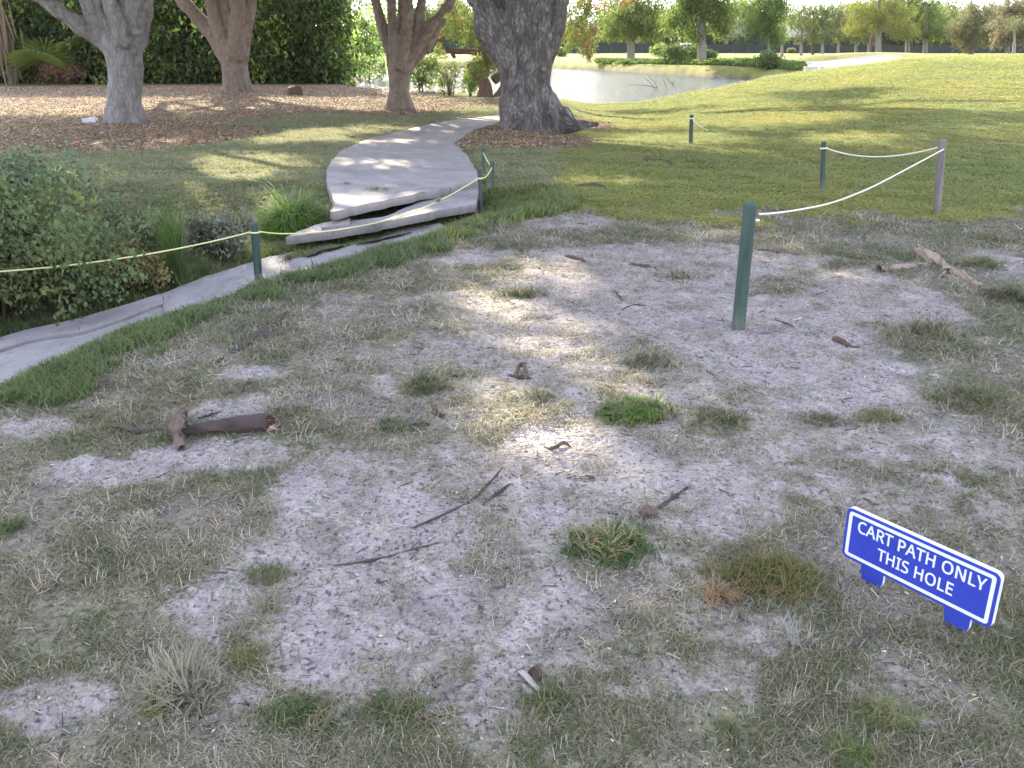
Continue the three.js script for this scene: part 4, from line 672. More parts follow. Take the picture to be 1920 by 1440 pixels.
// sand bunker on the bank of the green, and the concrete weir at the end of the pond
{
  const P = [], cx = 28.2, cd = 75.2, rings = 14, seg = 60, pos = [], idx = [], uv = [];
  for (let j = 0; j <= rings; j++) for (let i = 0; i < seg; i++) { const a = i / seg * 6.283, q = j / rings, f = 1 + 0.12 * Math.sin(a * 2 + 0.6) + 0.08 * Math.sin(a * 3), x = cx + 4.4 * q * f * Math.cos(a), d = cd + 3.3 * q * f * Math.sin(a); pos.push(x, smoothGround(x, d) + 0.07, -d); uv.push(x / 1.6, d / 1.6); }
  for (let j = 0; j < rings; j++) for (let i = 0; i < seg; i++) { const a = j * seg + i, b = j * seg + (i + 1) % seg; idx.push(a, b, a + seg, b, b + seg, a + seg); }
  const g = new THREE.BufferGeometry(); g.setAttribute('position', new THREE.Float32BufferAttribute(pos, 3)); g.setAttribute('uv', new THREE.Float32BufferAttribute(uv, 2)); g.setIndex(idx); g.computeVertexNormals();
  const m = new THREE.Mesh(g, new THREE.MeshStandardMaterial({ color: new THREE.Color().setRGB(0.30, 0.25, 0.23), map: soilC, roughness: 1, side: THREE.DoubleSide })); m.name = 'sand_bunker'; m.userData.kind = 'structure'; m.receiveShadow = true; scene.add(m);
  const q = at(1522, 132, 62), w = base('weir', 'pale concrete outlet wall with a dark opening at the end of the pond', 'weir', V(q.x, WATER, q.z)), cm = std([0.5, 0.48, 0.46]);
  const bx = (x, y, z, a, b, c) => { const g = new THREE.BoxGeometry(a, b, c); g.translate(x, y, z); return g; };
  w.scale.setScalar(0.82); part('wall', mergeGeometries([bx(-0.1, 0.75, 0, 1.1, 1.5, 0.3), bx(0.75, 0.75, 0, 0.4, 1.5, 0.5), bx(2.4, 0.55, 0, 2.4, 0.5, 0.3)]), cm, w); part('opening', bx(1.4, 0.35, -0.05, 0.9, 1.0, 0.2), std([0.02, 0.02, 0.02]), w);
  for (let i = 0; i < 16; i++) { const g = new THREE.IcosahedronGeometry(0.16 + 0.05 * R(), 1); g.scale(1.2, 0.8, 1); g.translate(0.9 + i * 0.27, 1.15 - i * 0.022 + 0.06 * R(), 0.25 + 0.1 * R()); part('stone', g, std(i % 2 ? [0.55, 0.5, 0.45] : [0.33, 0.3, 0.27]), w); }
}
// ---------------------------------------------------------------- bushes at the low path
{
  const r = rng(120), leaf = leafMat([0.15, 0.20, 0.08], 0.4);
  const big = (px, py, rx, ry, rz, n, label, seed, mat, geo, o = {}) => shrub({ name: 'path_bush', label, cat: 'bush', p: hit(px, py), rx, ry, rz, n, mat, geo, seed, carve: false, hollow: 0.62, rough: 0.6, pores: 0.3, s: [0.5, 1.2], stems: 22, stemC: [0.2, 0.17, 0.11], ...o });
  big(-35, 600, 0.85, 0.50, 0.6, 1500, 'big leafy green bush at the left edge behind the yellow rope', 501, leaf, clumpBush);
  big(105, 580, 0.5, 0.22, 0.45, 620, 'lower spreading leafy weeds between the big bush and the path', 502, leafMat([0.165, 0.21, 0.085], 0.35), clumpBush, { s: [0.5, 0.9] });
  big(245, 552, 0.4, 0.11, 0.26, 420, 'small olive and tan weed patch at the path edge', 503, leafMat([0.21, 0.19, 0.075], 0.3), clumpSmall, { s: [0.3, 0.6] });
  big(0, 420, 0.95, 0.27, 0.6, 620, 'dull green bush behind the big one at the left edge', 504, leafMat([0.15, 0.20, 0.11], 0.35), clumpBush, { s: [0.7, 1.1] });
  big(190, 500, 0.7, 0.17, 0.5, 500, 'low straggly green weeds behind the leafy bushes by the path', 506, leafMat([0.16, 0.195, 0.09], 0.35), clumpSmall, { s: [0.4, 0.8] });
  big(408, 492, 0.36, 0.15, 0.28, 170, 'small grey-green bush left of the rope post by the path', 505, leafMat([0.17, 0.18, 0.12], 0.3), clumpSmall, { s: [0.4, 0.8] });
}
function blades(n, spread, len, wid, seed, lean = 0.7, curl = 0.5) {   // a tuft: bent tapering blades of three segments
  const r = rng(seed), pos = [], nor = [], idx = [];
  for (let i = 0; i < n; i++) {
    const a = r() * 6.283, q = spread * Math.sqrt(r()), L = len * rr(0.55, 1.15, r), w = wid * rr(0.7, 1.2, r) / 2, b = r() * 6.283, th = lean * rr(0.25, 1.1, r);
    const c = V(q * Math.cos(a), 0, q * Math.sin(a)), out = V(Math.cos(b), 0, Math.sin(b)), side = V(-Math.sin(b), 0, Math.cos(b));
    let p = c.clone(), ang = th * 0.5; const k0 = pos.length / 3;
    for (let s = 0; s <= 3; s++) {
      const ww = w * (1 - s / 3.02), N = out.clone().multiplyScalar(-Math.cos(ang)).add(V(0, Math.sin(ang) + 0.6, 0)).normalize();
      for (const e of [-1, 1]) { pos.push(p.x + side.x * ww * e, p.y, p.z + side.z * ww * e); nor.push(N.x, N.y, N.z); }
      p = p.clone().addScaledVector(out, Math.sin(ang) * L / 3).add(V(0, Math.cos(ang) * L / 3, 0)); ang += curl * rr(0.4, 1.2, r) + th * 0.25;
      if (p.y < 0.004) p.y = 0.004;
    }
    for (let s = 0; s < 3; s++) { const k = k0 + s * 2; idx.push(k, k + 1, k + 2, k + 1, k + 3, k + 2); }
  }
  const g = new THREE.BufferGeometry(); g.setAttribute('position', new THREE.Float32BufferAttribute(pos, 3)); g.setAttribute('normal', new THREE.Float32BufferAttribute(nor, 3)); g.setIndex(idx);
  return g;
}
// weeping round clump at the path and the feathery weed beside the post
const grassMat = leafMat([1, 1, 1], 0.5, { color: new THREE.Color(1, 1, 1) });
function tuft(px, py, hPx, wPx, c, label, seed, o = {}) {
  const p = hit(px, py, o.lift ? (x, z) => smoothGround(x, -z) + o.lift : ground), d = p.clone().sub(V(0, EYE, 0)).length(), k = d / FOCAL, H = hPx * k * (o.hk ?? 1.15), W = wPx * k * 0.6, r = rng(seed), t = base(o.name ?? 'grass_tuft', label, o.cat ?? 'grass tuft', p, o.group);
  const n = o.n ?? Math.round(clamp(wPx * 1.6, 60, 260)), gs = [], g0 = [blades(6, 0.008, 1, 0.055 * (o.wk ?? 1), seed + 1, o.lean ?? 1.0, o.curl ?? 0.55), blades(5, 0.01, 1, 0.045 * (o.wk ?? 1), seed + 2, (o.lean ?? 1.0) * 1.3, (o.curl ?? 0.55) * 1.4)];
  const list = [[], []];
  for (let i = 0; i < n; i++) {
    const a = r() * 6.283, q = Math.min(1.5, Math.sqrt(-2 * Math.log(1 - r() * 0.97)) * 0.5), x = W * q * Math.cos(a), z = W * (o.round ?? 0.7) * q * Math.sin(a);
    const dead = r() < (o.dead ?? 0.25) + 0.08 + 0.12 * q * q;
    list[i % 2].push({ p: V(x, o.lift ? 0 : ground(p.x + x, p.z + z) - p.y, z), s: Math.max(0.02, H * rr(0.5, 1.1, r) * Math.max(0.35, 1 - 0.5 * q * q)), ry: r() * 6.28, rx: z / W * (o.splay ?? 0.5), rz: -x / W * (o.splay ?? 0.5), c: vary(dead ? (o.deadC ?? [0.33, 0.28, 0.17]) : c, 0.3, r) });
  }
  instances('blades', g0[0], grassMat, list[0], t); instances('blades', g0[1], grassMat, list[1], t);
  return t;
}
tuft(550, 436, 100, 84, [0.13, 0.25, 0.04], 'rounded weeping bright green grass clump beside the broken path', 601, { name: 'weeping_clump', cat: 'grass clump', lean: 0.9, curl: 0.75, n: 620, dead: 0.06, wk: 0.5, round: 0.9, hk: 1.25 });
tuft(605, 428, 60, 70, [0.10, 0.13, 0.05], 'brownish green weeds between the weeping clump and the path', 602, { name: 'weed_clump', cat: 'weeds', n: 160, dead: 0.4, wk: 0.5 });
tuft(338, 540, 165, 26, [0.09, 0.17, 0.03], 'tall feathery green weed left of the rope post', 603, { name: 'feathery_weed', cat: 'weed', lean: 0.25, curl: 0.12, n: 130, dead: 0.02, wk: 0.28, round: 1, splay: 0.12 });
tuft(300, 545, 70, 70, [0.09, 0.15, 0.035], 'shorter feathery green weeds at the foot of the tall one', 604, { name: 'feathery_weed', cat: 'weed', lean: 0.4, curl: 0.2, n: 150, dead: 0.05, wk: 0.3, splay: 0.3 });
tuft(385, 525, 55, 60, [0.10, 0.15, 0.045], 'low feathery weeds at the path edge right of the tall weed', 605, { name: 'feathery_weed', cat: 'weed', lean: 0.5, curl: 0.25, n: 130, dead: 0.15, wk: 0.3, splay: 0.3 });
tuft(710, 356, 13, 46, [0.17, 0.23, 0.06], 'small strip of grass growing out of the crack in the upper path slab', 606, { n: 70, lift: 0.04 });
tuft(648, 345, 7, 26, [0.09, 0.14, 0.04], 'tiny dark weed on the left of the upper path slab', 607, { n: 40, lift: 0.04 });
tuft(822, 378, 14, 12, [0.25, 0.22, 0.12], 'dry weed at the right end of the broken slab lip', 608, { n: 30, dead: 0.7, lift: 0.02 });
tuft(540, 495, 32, 24, [0.2, 0.17, 0.1], 'reddish dry weed arching on the low path right of the post', 609, { n: 24, lean: 1.4, curl: 0.8, dead: 0.6, deadC: [0.25, 0.14, 0.1] });
tuft(490, 550, 48, 100, [0.12, 0.19, 0.04], 'tall green grass around the foot of the rope post by the path', 610, { n: 200, round: 0.5 });
tuft(612, 500, 24, 120, [0.17, 0.22, 0.045], 'bright grass fringe right of the low path past its cracks', 611, { n: 180, round: 0.4 });
tuft(686, 440, 13, 150, [0.12, 0.15, 0.06], 'low weeds in the soil gap between the sunken slab and the low path', 650, { n: 120, round: 0.25, dead: 0.3 });
tuft(868, 412, 40, 105, [0.21, 0.20, 0.09], 'dry yellow-green weeds at the foot of the post by the broken slab', 612, { n: 170, dead: 0.4 });
tuft(880, 432, 22, 130, [0.15, 0.16, 0.11], 'grey-green creeping weeds below the post by the broken slab', 613, { n: 260, dead: 0.3, lean: 1.3 });
tuft(960, 385, 22, 90, [0.12, 0.16, 0.07], 'leafy weeds right of the three posts at the path', 614, { n: 130 });
tuft(980, 555, 28, 90, [0.085, 0.135, 0.04], 'low dark green tuft on sand in the middle distance', 615, {});
tuft(1192, 778, 50, 130, [0.13, 0.21, 0.035], 'bright green grass tuft in the centre of the sandy ground', 616, { n: 240, wk: 1.4, dead: 0.15 });
tuft(1145, 1032, 64, 150, [0.075, 0.14, 0.03], 'dark green broad-bladed tuft below the sunlit sand', 617, { n: 260, wk: 1.3, dead: 0.15 });
tuft(1440, 1085, 62, 190, [0.13, 0.165, 0.04], 'long olive tuft left of the blue sign', 618, { n: 320, dead: 0.3, deadC: [0.28, 0.2, 0.09] });
tuft(1345, 1120, 50, 70, [0.3, 0.22, 0.12], 'dead orange-brown tuft just left of the long olive tuft', 619, { n: 70, dead: 0.9, deadC: [0.36, 0.25, 0.14] });
tuft(338, 1308, 90, 120, [0.28, 0.28, 0.17], 'pale straw tuft with spraying dry stems near the bottom left', 620, { n: 110, dead: 0.8, lean: 0.7, curl: 0.25, deadC: [0.33, 0.31, 0.22], splay: 0.7 });
tuft(300, 1325, 44, 60, [0.20, 0.28, 0.06], 'fresh green blades at the left foot of the pale straw tuft', 621, { n: 40, dead: 0.05, wk: 1.5 });
tuft(460, 1240, 40, 70, [0.17, 0.22, 0.06], 'small yellow-green tuft right above the pale straw tuft', 622, { n: 110, dead: 0.35 });
tuft(1815, 755, 46, 110, [0.14, 0.165, 0.06], 'fuzzy olive tuft at the right edge above the sign', 623, { n: 200, wk: 0.7, dead: 0.3 });
tuft(1648, 785, 32, 80, [0.16, 0.18, 0.05], 'small olive tuft between the near post and the right edge', 624, { n: 120 });
tuft(800, 728, 40, 100, [0.08, 0.125, 0.045], 'dark green tuft left of centre on the sand', 625, { n: 170 });
tuft(1740, 622, 34, 130, [0.11, 0.13, 0.05], 'dark low tuft patch right of the near post', 626, { n: 180, lean: 1.4, dead: 0.35 });
tuft(1350, 790, 40, 130, [0.12, 0.145, 0.065], 'weedy green patch right of the bright central tuft', 627, { n: 190, lean: 1.4, dead: 0.3 });
tuft(1215, 680, 36, 100, [0.10, 0.13, 0.055], 'weedy patch above the bright central tuft', 628, { n: 150, lean: 1.3, dead: 0.3 });
tuft(740, 805, 36, 90, [0.08, 0.13, 0.05], 'dark grass patch beside the short black stick', 629, { n: 150, lean: 1.3 });
tuft(545, 775, 34, 100, [0.085, 0.115, 0.045], 'dark grass patch behind the broken log end', 630, { n: 150, lean: 1.3, dead: 0.3 });
tuft(505, 1082, 36, 90, [0.085, 0.155, 0.04], 'fine bright green patch on sand in the lower left', 631, { n: 200, wk: 0.6 });
tuft(1480, 1195, 50, 90, [0.4, 0.38, 0.3], 'pale dead star-shaped tuft below the long olive tuft', 632, { n: 46, dead: 0.95, deadC: [0.44, 0.41, 0.33], lean: 1.2, curl: 0.2, splay: 0.9 });
tuft(1490, 1325, 40, 80, [0.38, 0.36, 0.26], 'second pale dead tuft near the bottom right', 633, { n: 46, dead: 0.85, deadC: [0.42, 0.38, 0.28], lean: 1.2, curl: 0.2, splay: 0.9 });
tuft(1660, 1350, 50, 110, [0.18, 0.22, 0.07], 'yellow-green tuft at the bottom right below the sign', 634, { n: 60, lean: 1.1, wk: 1.2 });
tuft(1370, 1370, 36, 60, [0.17, 0.22, 0.07], 'small star-shaped green weed at the bottom right of centre', 635, { n: 40, lean: 1.2 });
tuft(1600, 1420, 40, 120, [0.13, 0.2, 0.05], 'green tuft cut by the bottom edge of the view', 636, { n: 130 });
tuft(20, 990, 30, 70, [0.10, 0.14, 0.04], 'dark green tuft at the left edge', 637, { n: 90 });
tuft(1840, 500, 36, 60, [0.14, 0.19, 0.06], 'fresh grass tuft behind the large surface root', 638, { n: 110 });
tuft(1900, 560, 50, 80, [0.15, 0.19, 0.08], 'leafy weeds at the right edge past the large surface root', 639, { n: 150 });
tuft(1270, 520, 20, 100, [0.09, 0.14, 0.04], 'flat green patch left of the near post', 640, { n: 120 });
tuft(740, 1340, 36, 120, [0.10, 0.15, 0.04], 'green broad-leaved patch at the bottom left of centre', 641, { n: 170, wk: 1.5 });
tuft(560, 1350, 40, 150, [0.09, 0.14, 0.04], 'dark green patch at the bottom left', 642, { n: 190, wk: 1.2 });
tuft(1025, 1320, 34, 120, [0.10, 0.15, 0.045], 'green patch beside the white bark chip', 643, { n: 150 });
tuft(1010, 740, 24, 80, [0.12, 0.145, 0.06], 'low tuft left of the bright central tuft', 644, { n: 110 });
tuft(1545, 790, 26, 90, [0.105, 0.13, 0.055], 'low dark tuft below the near post', 645, { n: 120, lean: 1.4 });

// ---------------------------------------------------------------- the turf: many small clumps, smaller and thinner where the ground is bare
{
  const r = rng(700);
  const kinds = [blades(10, 0.035, 0.030, 0.0038, 701, 1.5, 0.6), blades(12, 0.045, 0.036, 0.0036, 702, 2.4, 0.3), blades(6, 0.05, 0.055, 0.0028, 703, 2.8, 0.15), blades(12, 0.04, 0.055, 0.0048, 704, 0.9, 0.5)];
  const lists = kinds.map(() => []);
  const N = 800000;
  for (let i = 0; i < N; i++) {
    const d = Math.exp(rr(Math.log(1.1), Math.log(46), r)), a = d < 4 ? rr(-0.84, 0.8, r) : rr(-0.68, 0.64, r), x = Math.tan(a) * d, z = -d;
    const Z = zones(x, z), n1 = fbm(x * 2.3 + 40, z * 2.3, 2);
    if (d > 9.3 && d < 36 && x < 2 && x > -5 && polyDist(UPPER, x, d) < 0.03) continue;
    let onPath = false; if (d < 11 && x < 0) { const rr1 = lineDist(LOW_R, x, d), l = -lineDist(LOW_L, x, d); if (rr1 < 0.02 && l < 0.05 && d < 9.2) onPath = true; }
    if (onPath) continue;
    const right = ss(0.0, 0.14, x / d);
    let cover = lerp(clamp(0.42 + 1.2 * n1 + 0.6 * Z.q + 0.7 * Z.p, 0.05, 1), 0.95, Z.far);
    cover *= lerp(lerp(0.62, 0.9, Z.far), 0.15 + 0.14 * n1, Math.pow(Z.s, 0.75)); cover *= 1 - 0.93 * Z.m; cover = lerp(cover, 1, Z.l);
    if (d > 30) cover *= right > 0.2 || x > -4 ? 1 : 0.6;
    if (r() > cover) continue;
    const y = ground(x, z); if (y < WATER + 0.05) continue;
    const grow = Math.pow(d / 2.2, 0.62), u = r();
    let k, c, s = grow * rr(0.7, 1.25, r), sy;
    if (Z.l > 0.4) { k = u < 0.75 ? 3 : 0; c = d > 6.6 && u < 0.5 ? [0.22, 0.265, 0.065] : [0.135, 0.185, 0.055]; sy = s * rr(0.9, 1.5, r) / Math.pow(grow, 0.35); if (u > 0.78) c = [0.30, 0.28, 0.14]; }
    else if (Z.far > 0.5) { k = u < 0.35 ? 0 : 1; s *= 1.3; const g = clamp(0.5 + 0.9 * fbm(x * 0.16, z * 0.16, 3)); c = right > 0.3 ? [lerp(0.35, 0.22, g), lerp(0.345, 0.285, g), lerp(0.06, 0.05, g)] : (u < 0.6 ? [0.25, 0.30, 0.10] : [0.38, 0.35, 0.19]); sy = s / Math.pow(grow, 0.7) * 0.75; }
    else { const w = 0.5 + 0.75 * (r() - 0.5) + 0.75 * Z.q + 0.45 * Z.p + 0.25 * n1; k = u < 0.42 ? 0 : u < 0.78 ? 1 : 2; c = w > 0.74 ? [0.145, 0.17, 0.07] : w > 0.42 ? [0.215, 0.21, 0.11] : w > 0.14 ? [0.31, 0.28, 0.185] : [0.43, 0.395, 0.30]; if (k === 2) c = w > 0.5 ? [0.33, 0.295, 0.2] : [0.50, 0.46, 0.365]; sy = s / Math.pow(grow, 0.4) * rr(0.6, 1.1, r); }
    if (Z.s > 0.45 && k < 3 && d < 9) { if (u < 0.6) { k = 2; c = [0.40, 0.36, 0.27]; } s *= 0.75; sy *= 0.6; }
    if (Z.m > 0.3) c = [0.2, 0.2, 0.09];
    lists[k].push({ p: V(x, y - 0.004, z), s, sy, ry: r() * 6.28, rx: rr(-0.12, 0.12, r), rz: rr(-0.12, 0.12, r), c: vary(c, 0.32, r) });
  }
  const names = ['short_grass', 'flat_grass', 'dry_runners', 'lush_grass'], L = ['short mixed green and dry grass on the ground', 'flattened thin grass on the ground', 'pale dry grass runners lying on the sand', 'lush green grass along the berm by the low path'];
  lists.forEach((l, i) => { const m = instances(names[i], kinds[i], grassMat, l, scene); m.userData.label = L[i]; m.userData.category = 'grass'; });
}
// litter: leaf mulch under the oaks, twigs and dark bits on the sand
{
  const r = rng(800), chip = new THREE.BufferGeometry(); chip.setAttribute('position', new THREE.Float32BufferAttribute([-0.5, 0, 0, 0, 0.12, -0.22, 0.5, 0.02, 0, 0, 0.1, 0.24], 3)); chip.setIndex([0, 2, 1, 0, 3, 2]); chip.computeVertexNormals();
  const twig = new THREE.CylinderGeometry(0.03, 0.05, 1, 5, 3); twig.rotateZ(Math.PI / 2); { const q = twig.attributes.position; for (let i = 0; i < q.count; i++) q.setZ(i, q.getZ(i) + 0.1 * Math.sin(q.getX(i) * 3)); }
  const leaves = [], twigs = [];
  for (let i = 0; i < 150000; i++) { const a = rr(-0.60, 0.2, r), d = Math.exp(rr(Math.log(11), Math.log(46), r)), x = Math.tan(a) * d, z = -d, Z = zones(x, z); if (r() > Z.m) continue; leaves.push({ p: V(x, ground(x, z) + 0.02, z), s: rr(0.025, 0.075, r) * Math.sqrt(d / 20), ry: r() * 6.28, rx: rr(-0.5, 0.5, r), rz: rr(-0.4, 0.4, r), c: vary(r() < 0.6 ? [0.30, 0.195, 0.12] : [0.48, 0.36, 0.24], 0.45, r) }); }
  for (let i = 0; i < 17000; i++) { const a = rr(-0.72, 0.72, r), d = Math.exp(rr(Math.log(1.15), Math.log(10), r)), x = Math.tan(a) * d, z = -d, Z = zones(x, z); if (Z.l > 0.3) continue; const dark = r() < 0.75; if (r() < 0.9) leaves.push({ p: V(x, ground(x, z) + 0.003, z), s: 0.004 + 0.013 * Math.pow(r(), 2.2) * Math.sqrt(d / 2), ry: r() * 6.28, rx: rr(-0.4, 0.4, r), c: vary(dark ? [0.07, 0.055, 0.045] : [0.42, 0.36, 0.28], 0.4, r) }); else twigs.push({ p: V(x, ground(x, z) + 0.004, z), s: rr(0.012, 0.045, r) * Math.pow(d / 2, 0.4), ry: r() * 6.28, rz: rr(-0.15, 0.15, r), c: vary(dark ? [0.075, 0.055, 0.045] : [0.4, 0.36, 0.29], 0.4, r) }); }
  const lm = new THREE.MeshStandardMaterial({ color: 0xffffff, roughness: 0.9, side: THREE.DoubleSide });
  let m = instances('leaf_litter', chip, lm, leaves, scene); m.userData.label = 'brown leaf litter under the oaks and scattered bits'; m.userData.category = 'leaf litter';
  m = instances('twig_litter', twig, lm, twigs, scene); m.userData.label = 'tiny dark and pale twigs scattered over the sandy ground'; m.userData.category = 'twigs';
}

// ---------------------------------------------------------------- sticks, roots and the broken log
const lowTop = (x, z) => smoothGround(x, -z) - trench(-z) + 0.046;
function stick(pts, rad, c, label, o = {}) {   // pts: [px, py, lift]
  const P = pts.map(([x, y, l = 0]) => { const p = hit(x, y, o.surf ?? ground); p.y += o.surf ? 0 : l; return p; }), b = P[0].clone(), t = base(o.name ?? 'stick', label, o.cat ?? 'stick', b);
  const g = limbGeo(P.map((p, i) => p.clone().sub(b).add(V(0, rad[Math.min(i, rad.length - 1)] * (o.up ?? 0.5), 0))), rad, o.seg ?? 8), q = g.attributes.position, v = V(0, 0, 0), N = g.attributes.normal;
  for (let i = 0; i < q.count; i++) { v.fromBufferAttribute(q, i); const e = rad[0] * ((o.knob ?? 0.45) * n3(v.x * 26 + b.x * 9, v.y * 26, v.z * 26 + b.z * 9) + 0.25 * n3(v.x * 70, v.y * 70, v.z * 70)); q.setXYZ(i, v.x + N.getX(i) * e, v.y + N.getY(i) * e, v.z + N.getZ(i) * e); }
  g.computeVertexNormals();
  const gs = [g], rs = rng(Math.round(pts[0][0] * 7 + pts[0][1]));
  if (pts.length >= 3 && !o.noFork) for (let k = 0; k < 2; k++) { const i = 1 + Math.floor(rs() * (P.length - 2)), a = P[i].clone().sub(b), u = P[i + 1].clone().sub(P[i]).setY(0), L = u.length() * rr(0.3, 0.7, rs); u.normalize().applyAxisAngle(V(0, 1, 0), (k ? -1 : 1) * rr(0.4, 0.9, rs)); const r0 = rad[Math.min(i, rad.length - 1)] * 0.5, e = a.clone().addScaledVector(u, L).add(V(0, rr(0, 0.012, rs), 0)); gs.push(limbGeo([a.clone().add(V(0, r0, 0)), a.clone().lerp(e, 0.5).add(V(0, r0 + 0.003, rr(-0.004, 0.004, rs))), e], [r0, r0 * 0.7, r0 * 0.25], 5)); }
  part(o.part ?? 'wood', mergeGeometries(gs), plainBark(c, o.bump ?? 0.006), t);
  return t;
}
const DK = [0.075, 0.055, 0.045], BR = [0.22, 0.16, 0.12];
stick([[775, 990], [840, 962], [880, 942], [912, 918, 0.012], [943, 886, 0.02]], [0.003, 0.0042, 0.0048, 0.0044, 0.0028], DK, 'longest thin dark twig lying on the sand below the sunlit patch');
stick([[905, 948], [928, 930], [956, 908]], [0.0045, 0.0055, 0.004], DK, 'short dark twig parallel to the longest thin twig');
stick([[568, 1068], [640, 1060], [720, 1046], [770, 1032], [822, 1018]], [0.0025, 0.0038, 0.004, 0.0034, 0.002], [0.11, 0.085, 0.07], 'half-buried thin twig on the lower left sand');
stick([[1232, 955], [1258, 938], [1290, 914]], [0.007, 0.006, 0.004], DK, 'thin dark twig right of the sunlit sand');
stick([[403, 684], [452, 655], [478, 636], [505, 618], [537, 587]], [0.008, 0.018, 0.026, 0.021, 0.009], [0.075, 0.06, 0.05], 'dark exposed root winding over the berm left of centre', { name: 'surface_root', cat: 'root' });
stick([[476, 640], [512, 628], [556, 616]], [0.01, 0.009, 0.004], [0.12, 0.095, 0.08], 'thin side root branching right from the winding root on the berm', { name: 'surface_root', cat: 'root' });
stick([[1020, 838], [1032, 843], [1044, 842, 0.008], [1058, 836, 0.012], [1071, 839]], [0.003, 0.006, 0.008, 0.007, 0.003], [0.12, 0.085, 0.06], 'small curled brown twig on the sunlit sand');
stick([[1564, 636], [1576, 644, 0.012], [1590, 650], [1612, 652]], [0.014, 0.013, 0.012, 0.006], [0.13, 0.085, 0.06], 'crooked brown bark piece on sand right of the near post', { name: 'bark_piece', cat: 'bark' });
stick([[953, 704], [970, 709], [996, 710]], [0.005, 0.009, 0.005], DK, 'small dark wood bit left of the sand centre');
stick([[966, 706], [978, 694, 0.03], [990, 709]], [0.008, 0.011, 0.006], [0.12, 0.09, 0.06], 'peaked brown bark flake on top of the small dark wood bit', { name: 'bark_piece', cat: 'bark' });
stick([[1160, 590], [1174, 577], [1192, 572], [1212, 573]], [0.004, 0.005, 0.004, 0.003], DK, 'thin crooked twig on sand left of the near post');
stick([[1152, 546], [1160, 556], [1166, 564]], [0.008, 0.008, 0.005], DK, 'tiny upright-lying twig above the crooked one left of the near post');
stick([[452, 740], [460, 726], [468, 712]], [0.007, 0.008, 0.005], DK, 'short dark stick on sand above the broken log');
stick([[752, 802], [778, 800], [806, 796]], [0.008, 0.01, 0.007], DK, 'short black stick in grass left of the sunlit sand');
stick([[1086, 897], [1100, 897], [1114, 896]], [0.006, 0.008, 0.005], [0.12, 0.09, 0.07], 'tiny brown twig in the middle of the sunlit sand');
stick([[1545, 1250], [1585, 1222], [1620, 1200], [1655, 1178]], [0.005, 0.009, 0.01, 0.006], [0.10, 0.08, 0.06], 'dark half-hidden stick in grass below the blue sign');
stick([[1452, 600], [1470, 606], [1490, 614]], [0.004, 0.005, 0.003], DK, 'thin twig on sand right of the near post foot');
stick([[812, 772], [822, 780], [834, 782]], [0.012, 0.013, 0.007], DK, 'small dark wood knot above the sunlit sand');
stick([[560, 520], [600, 505], [640, 492]], [0.004, 0.005, 0.003], DK, 'thin dark twig on the grass strip beside the low path');
stick([[1180, 496], [1205, 500], [1230, 503]], [0.012, 0.014, 0.007], [0.12, 0.09, 0.075], 'dark root bump on the sand in the middle distance', { name: 'surface_root', cat: 'root' });
stick([[1060, 480], [1090, 488], [1098, 492]], [0.01, 0.014, 0.007], [0.12, 0.09, 0.075], 'dark little root knob left of the middle distance sand', { name: 'surface_root', cat: 'root' });
stick([[1205, 305], [1235, 306], [1265, 312]], [0.03, 0.04, 0.015], [0.10, 0.08, 0.065], 'dark root showing in the turf right of the massive oak', { name: 'surface_root', cat: 'root' });
stick([[1080, 352], [1110, 350], [1140, 356]], [0.02, 0.03, 0.012], [0.10, 0.08, 0.065], 'dark root streak in the turf in front of the massive oak', { name: 'surface_root', cat: 'root' });
stick([[1000, 1262], [1012, 1280]], [0.02, 0.014], [0.1, 0.07, 0.05], 'dark underside of bark beside the white chip', { name: 'bark_piece', cat: 'bark' });
{
  const a = hit(972, 1262), b = hit(1018, 1300), t = base('bark_chip', 'curled white bark chip with dark upper edge in the lower middle', 'bark chip', a.clone().lerp(b, 0.5)), L = a.distanceTo(b), g = new THREE.CylinderGeometry(0.012, 0.007, L, 10, 8, true, 0.4, 2.4), q = g.attributes.position;
  for (let i = 0; i < q.count; i++) { const f = 1 - Math.pow(Math.abs(q.getY(i)) / (L / 2), 4) * 0.7; q.setX(i, q.getX(i) * f + 0.005 * Math.sin(q.getY(i) * 60)); q.setZ(i, q.getZ(i) * f); }
  g.rotateZ(Math.PI / 2); g.rotateY(-Math.atan2(b.z - a.z, b.x - a.x)); g.translate(0, 0.004, 0); g.computeVertexNormals();
  part('bark', g, new THREE.MeshStandardMaterial({ color: new THREE.Color().setRGB(0.42, 0.39, 0.34), roughness: 0.9, side: THREE.DoubleSide, bumpMap: barkH, bumpScale: 0.003 }), t);
}
stick([[575, 482], [592, 477], [603, 471], [625, 467], [645, 461]], [0.006, 0.011, 0.010, 0.011, 0.006], [0.012, 0.011, 0.011], 'left black strip lying along the low path below the broken slab', { name: 'black_strip', cat: 'strip', up: 0.1, noFork: true, surf: lowTop });
stick([[668, 458], [696, 454], [724, 447], [748, 442], [772, 436]], [0.006, 0.010, 0.010, 0.010, 0.005], [0.012, 0.011, 0.011], 'right black strip lying along the low path below the broken slab', { name: 'black_strip', cat: 'strip', up: 0.1, noFork: true, surf: lowTop });
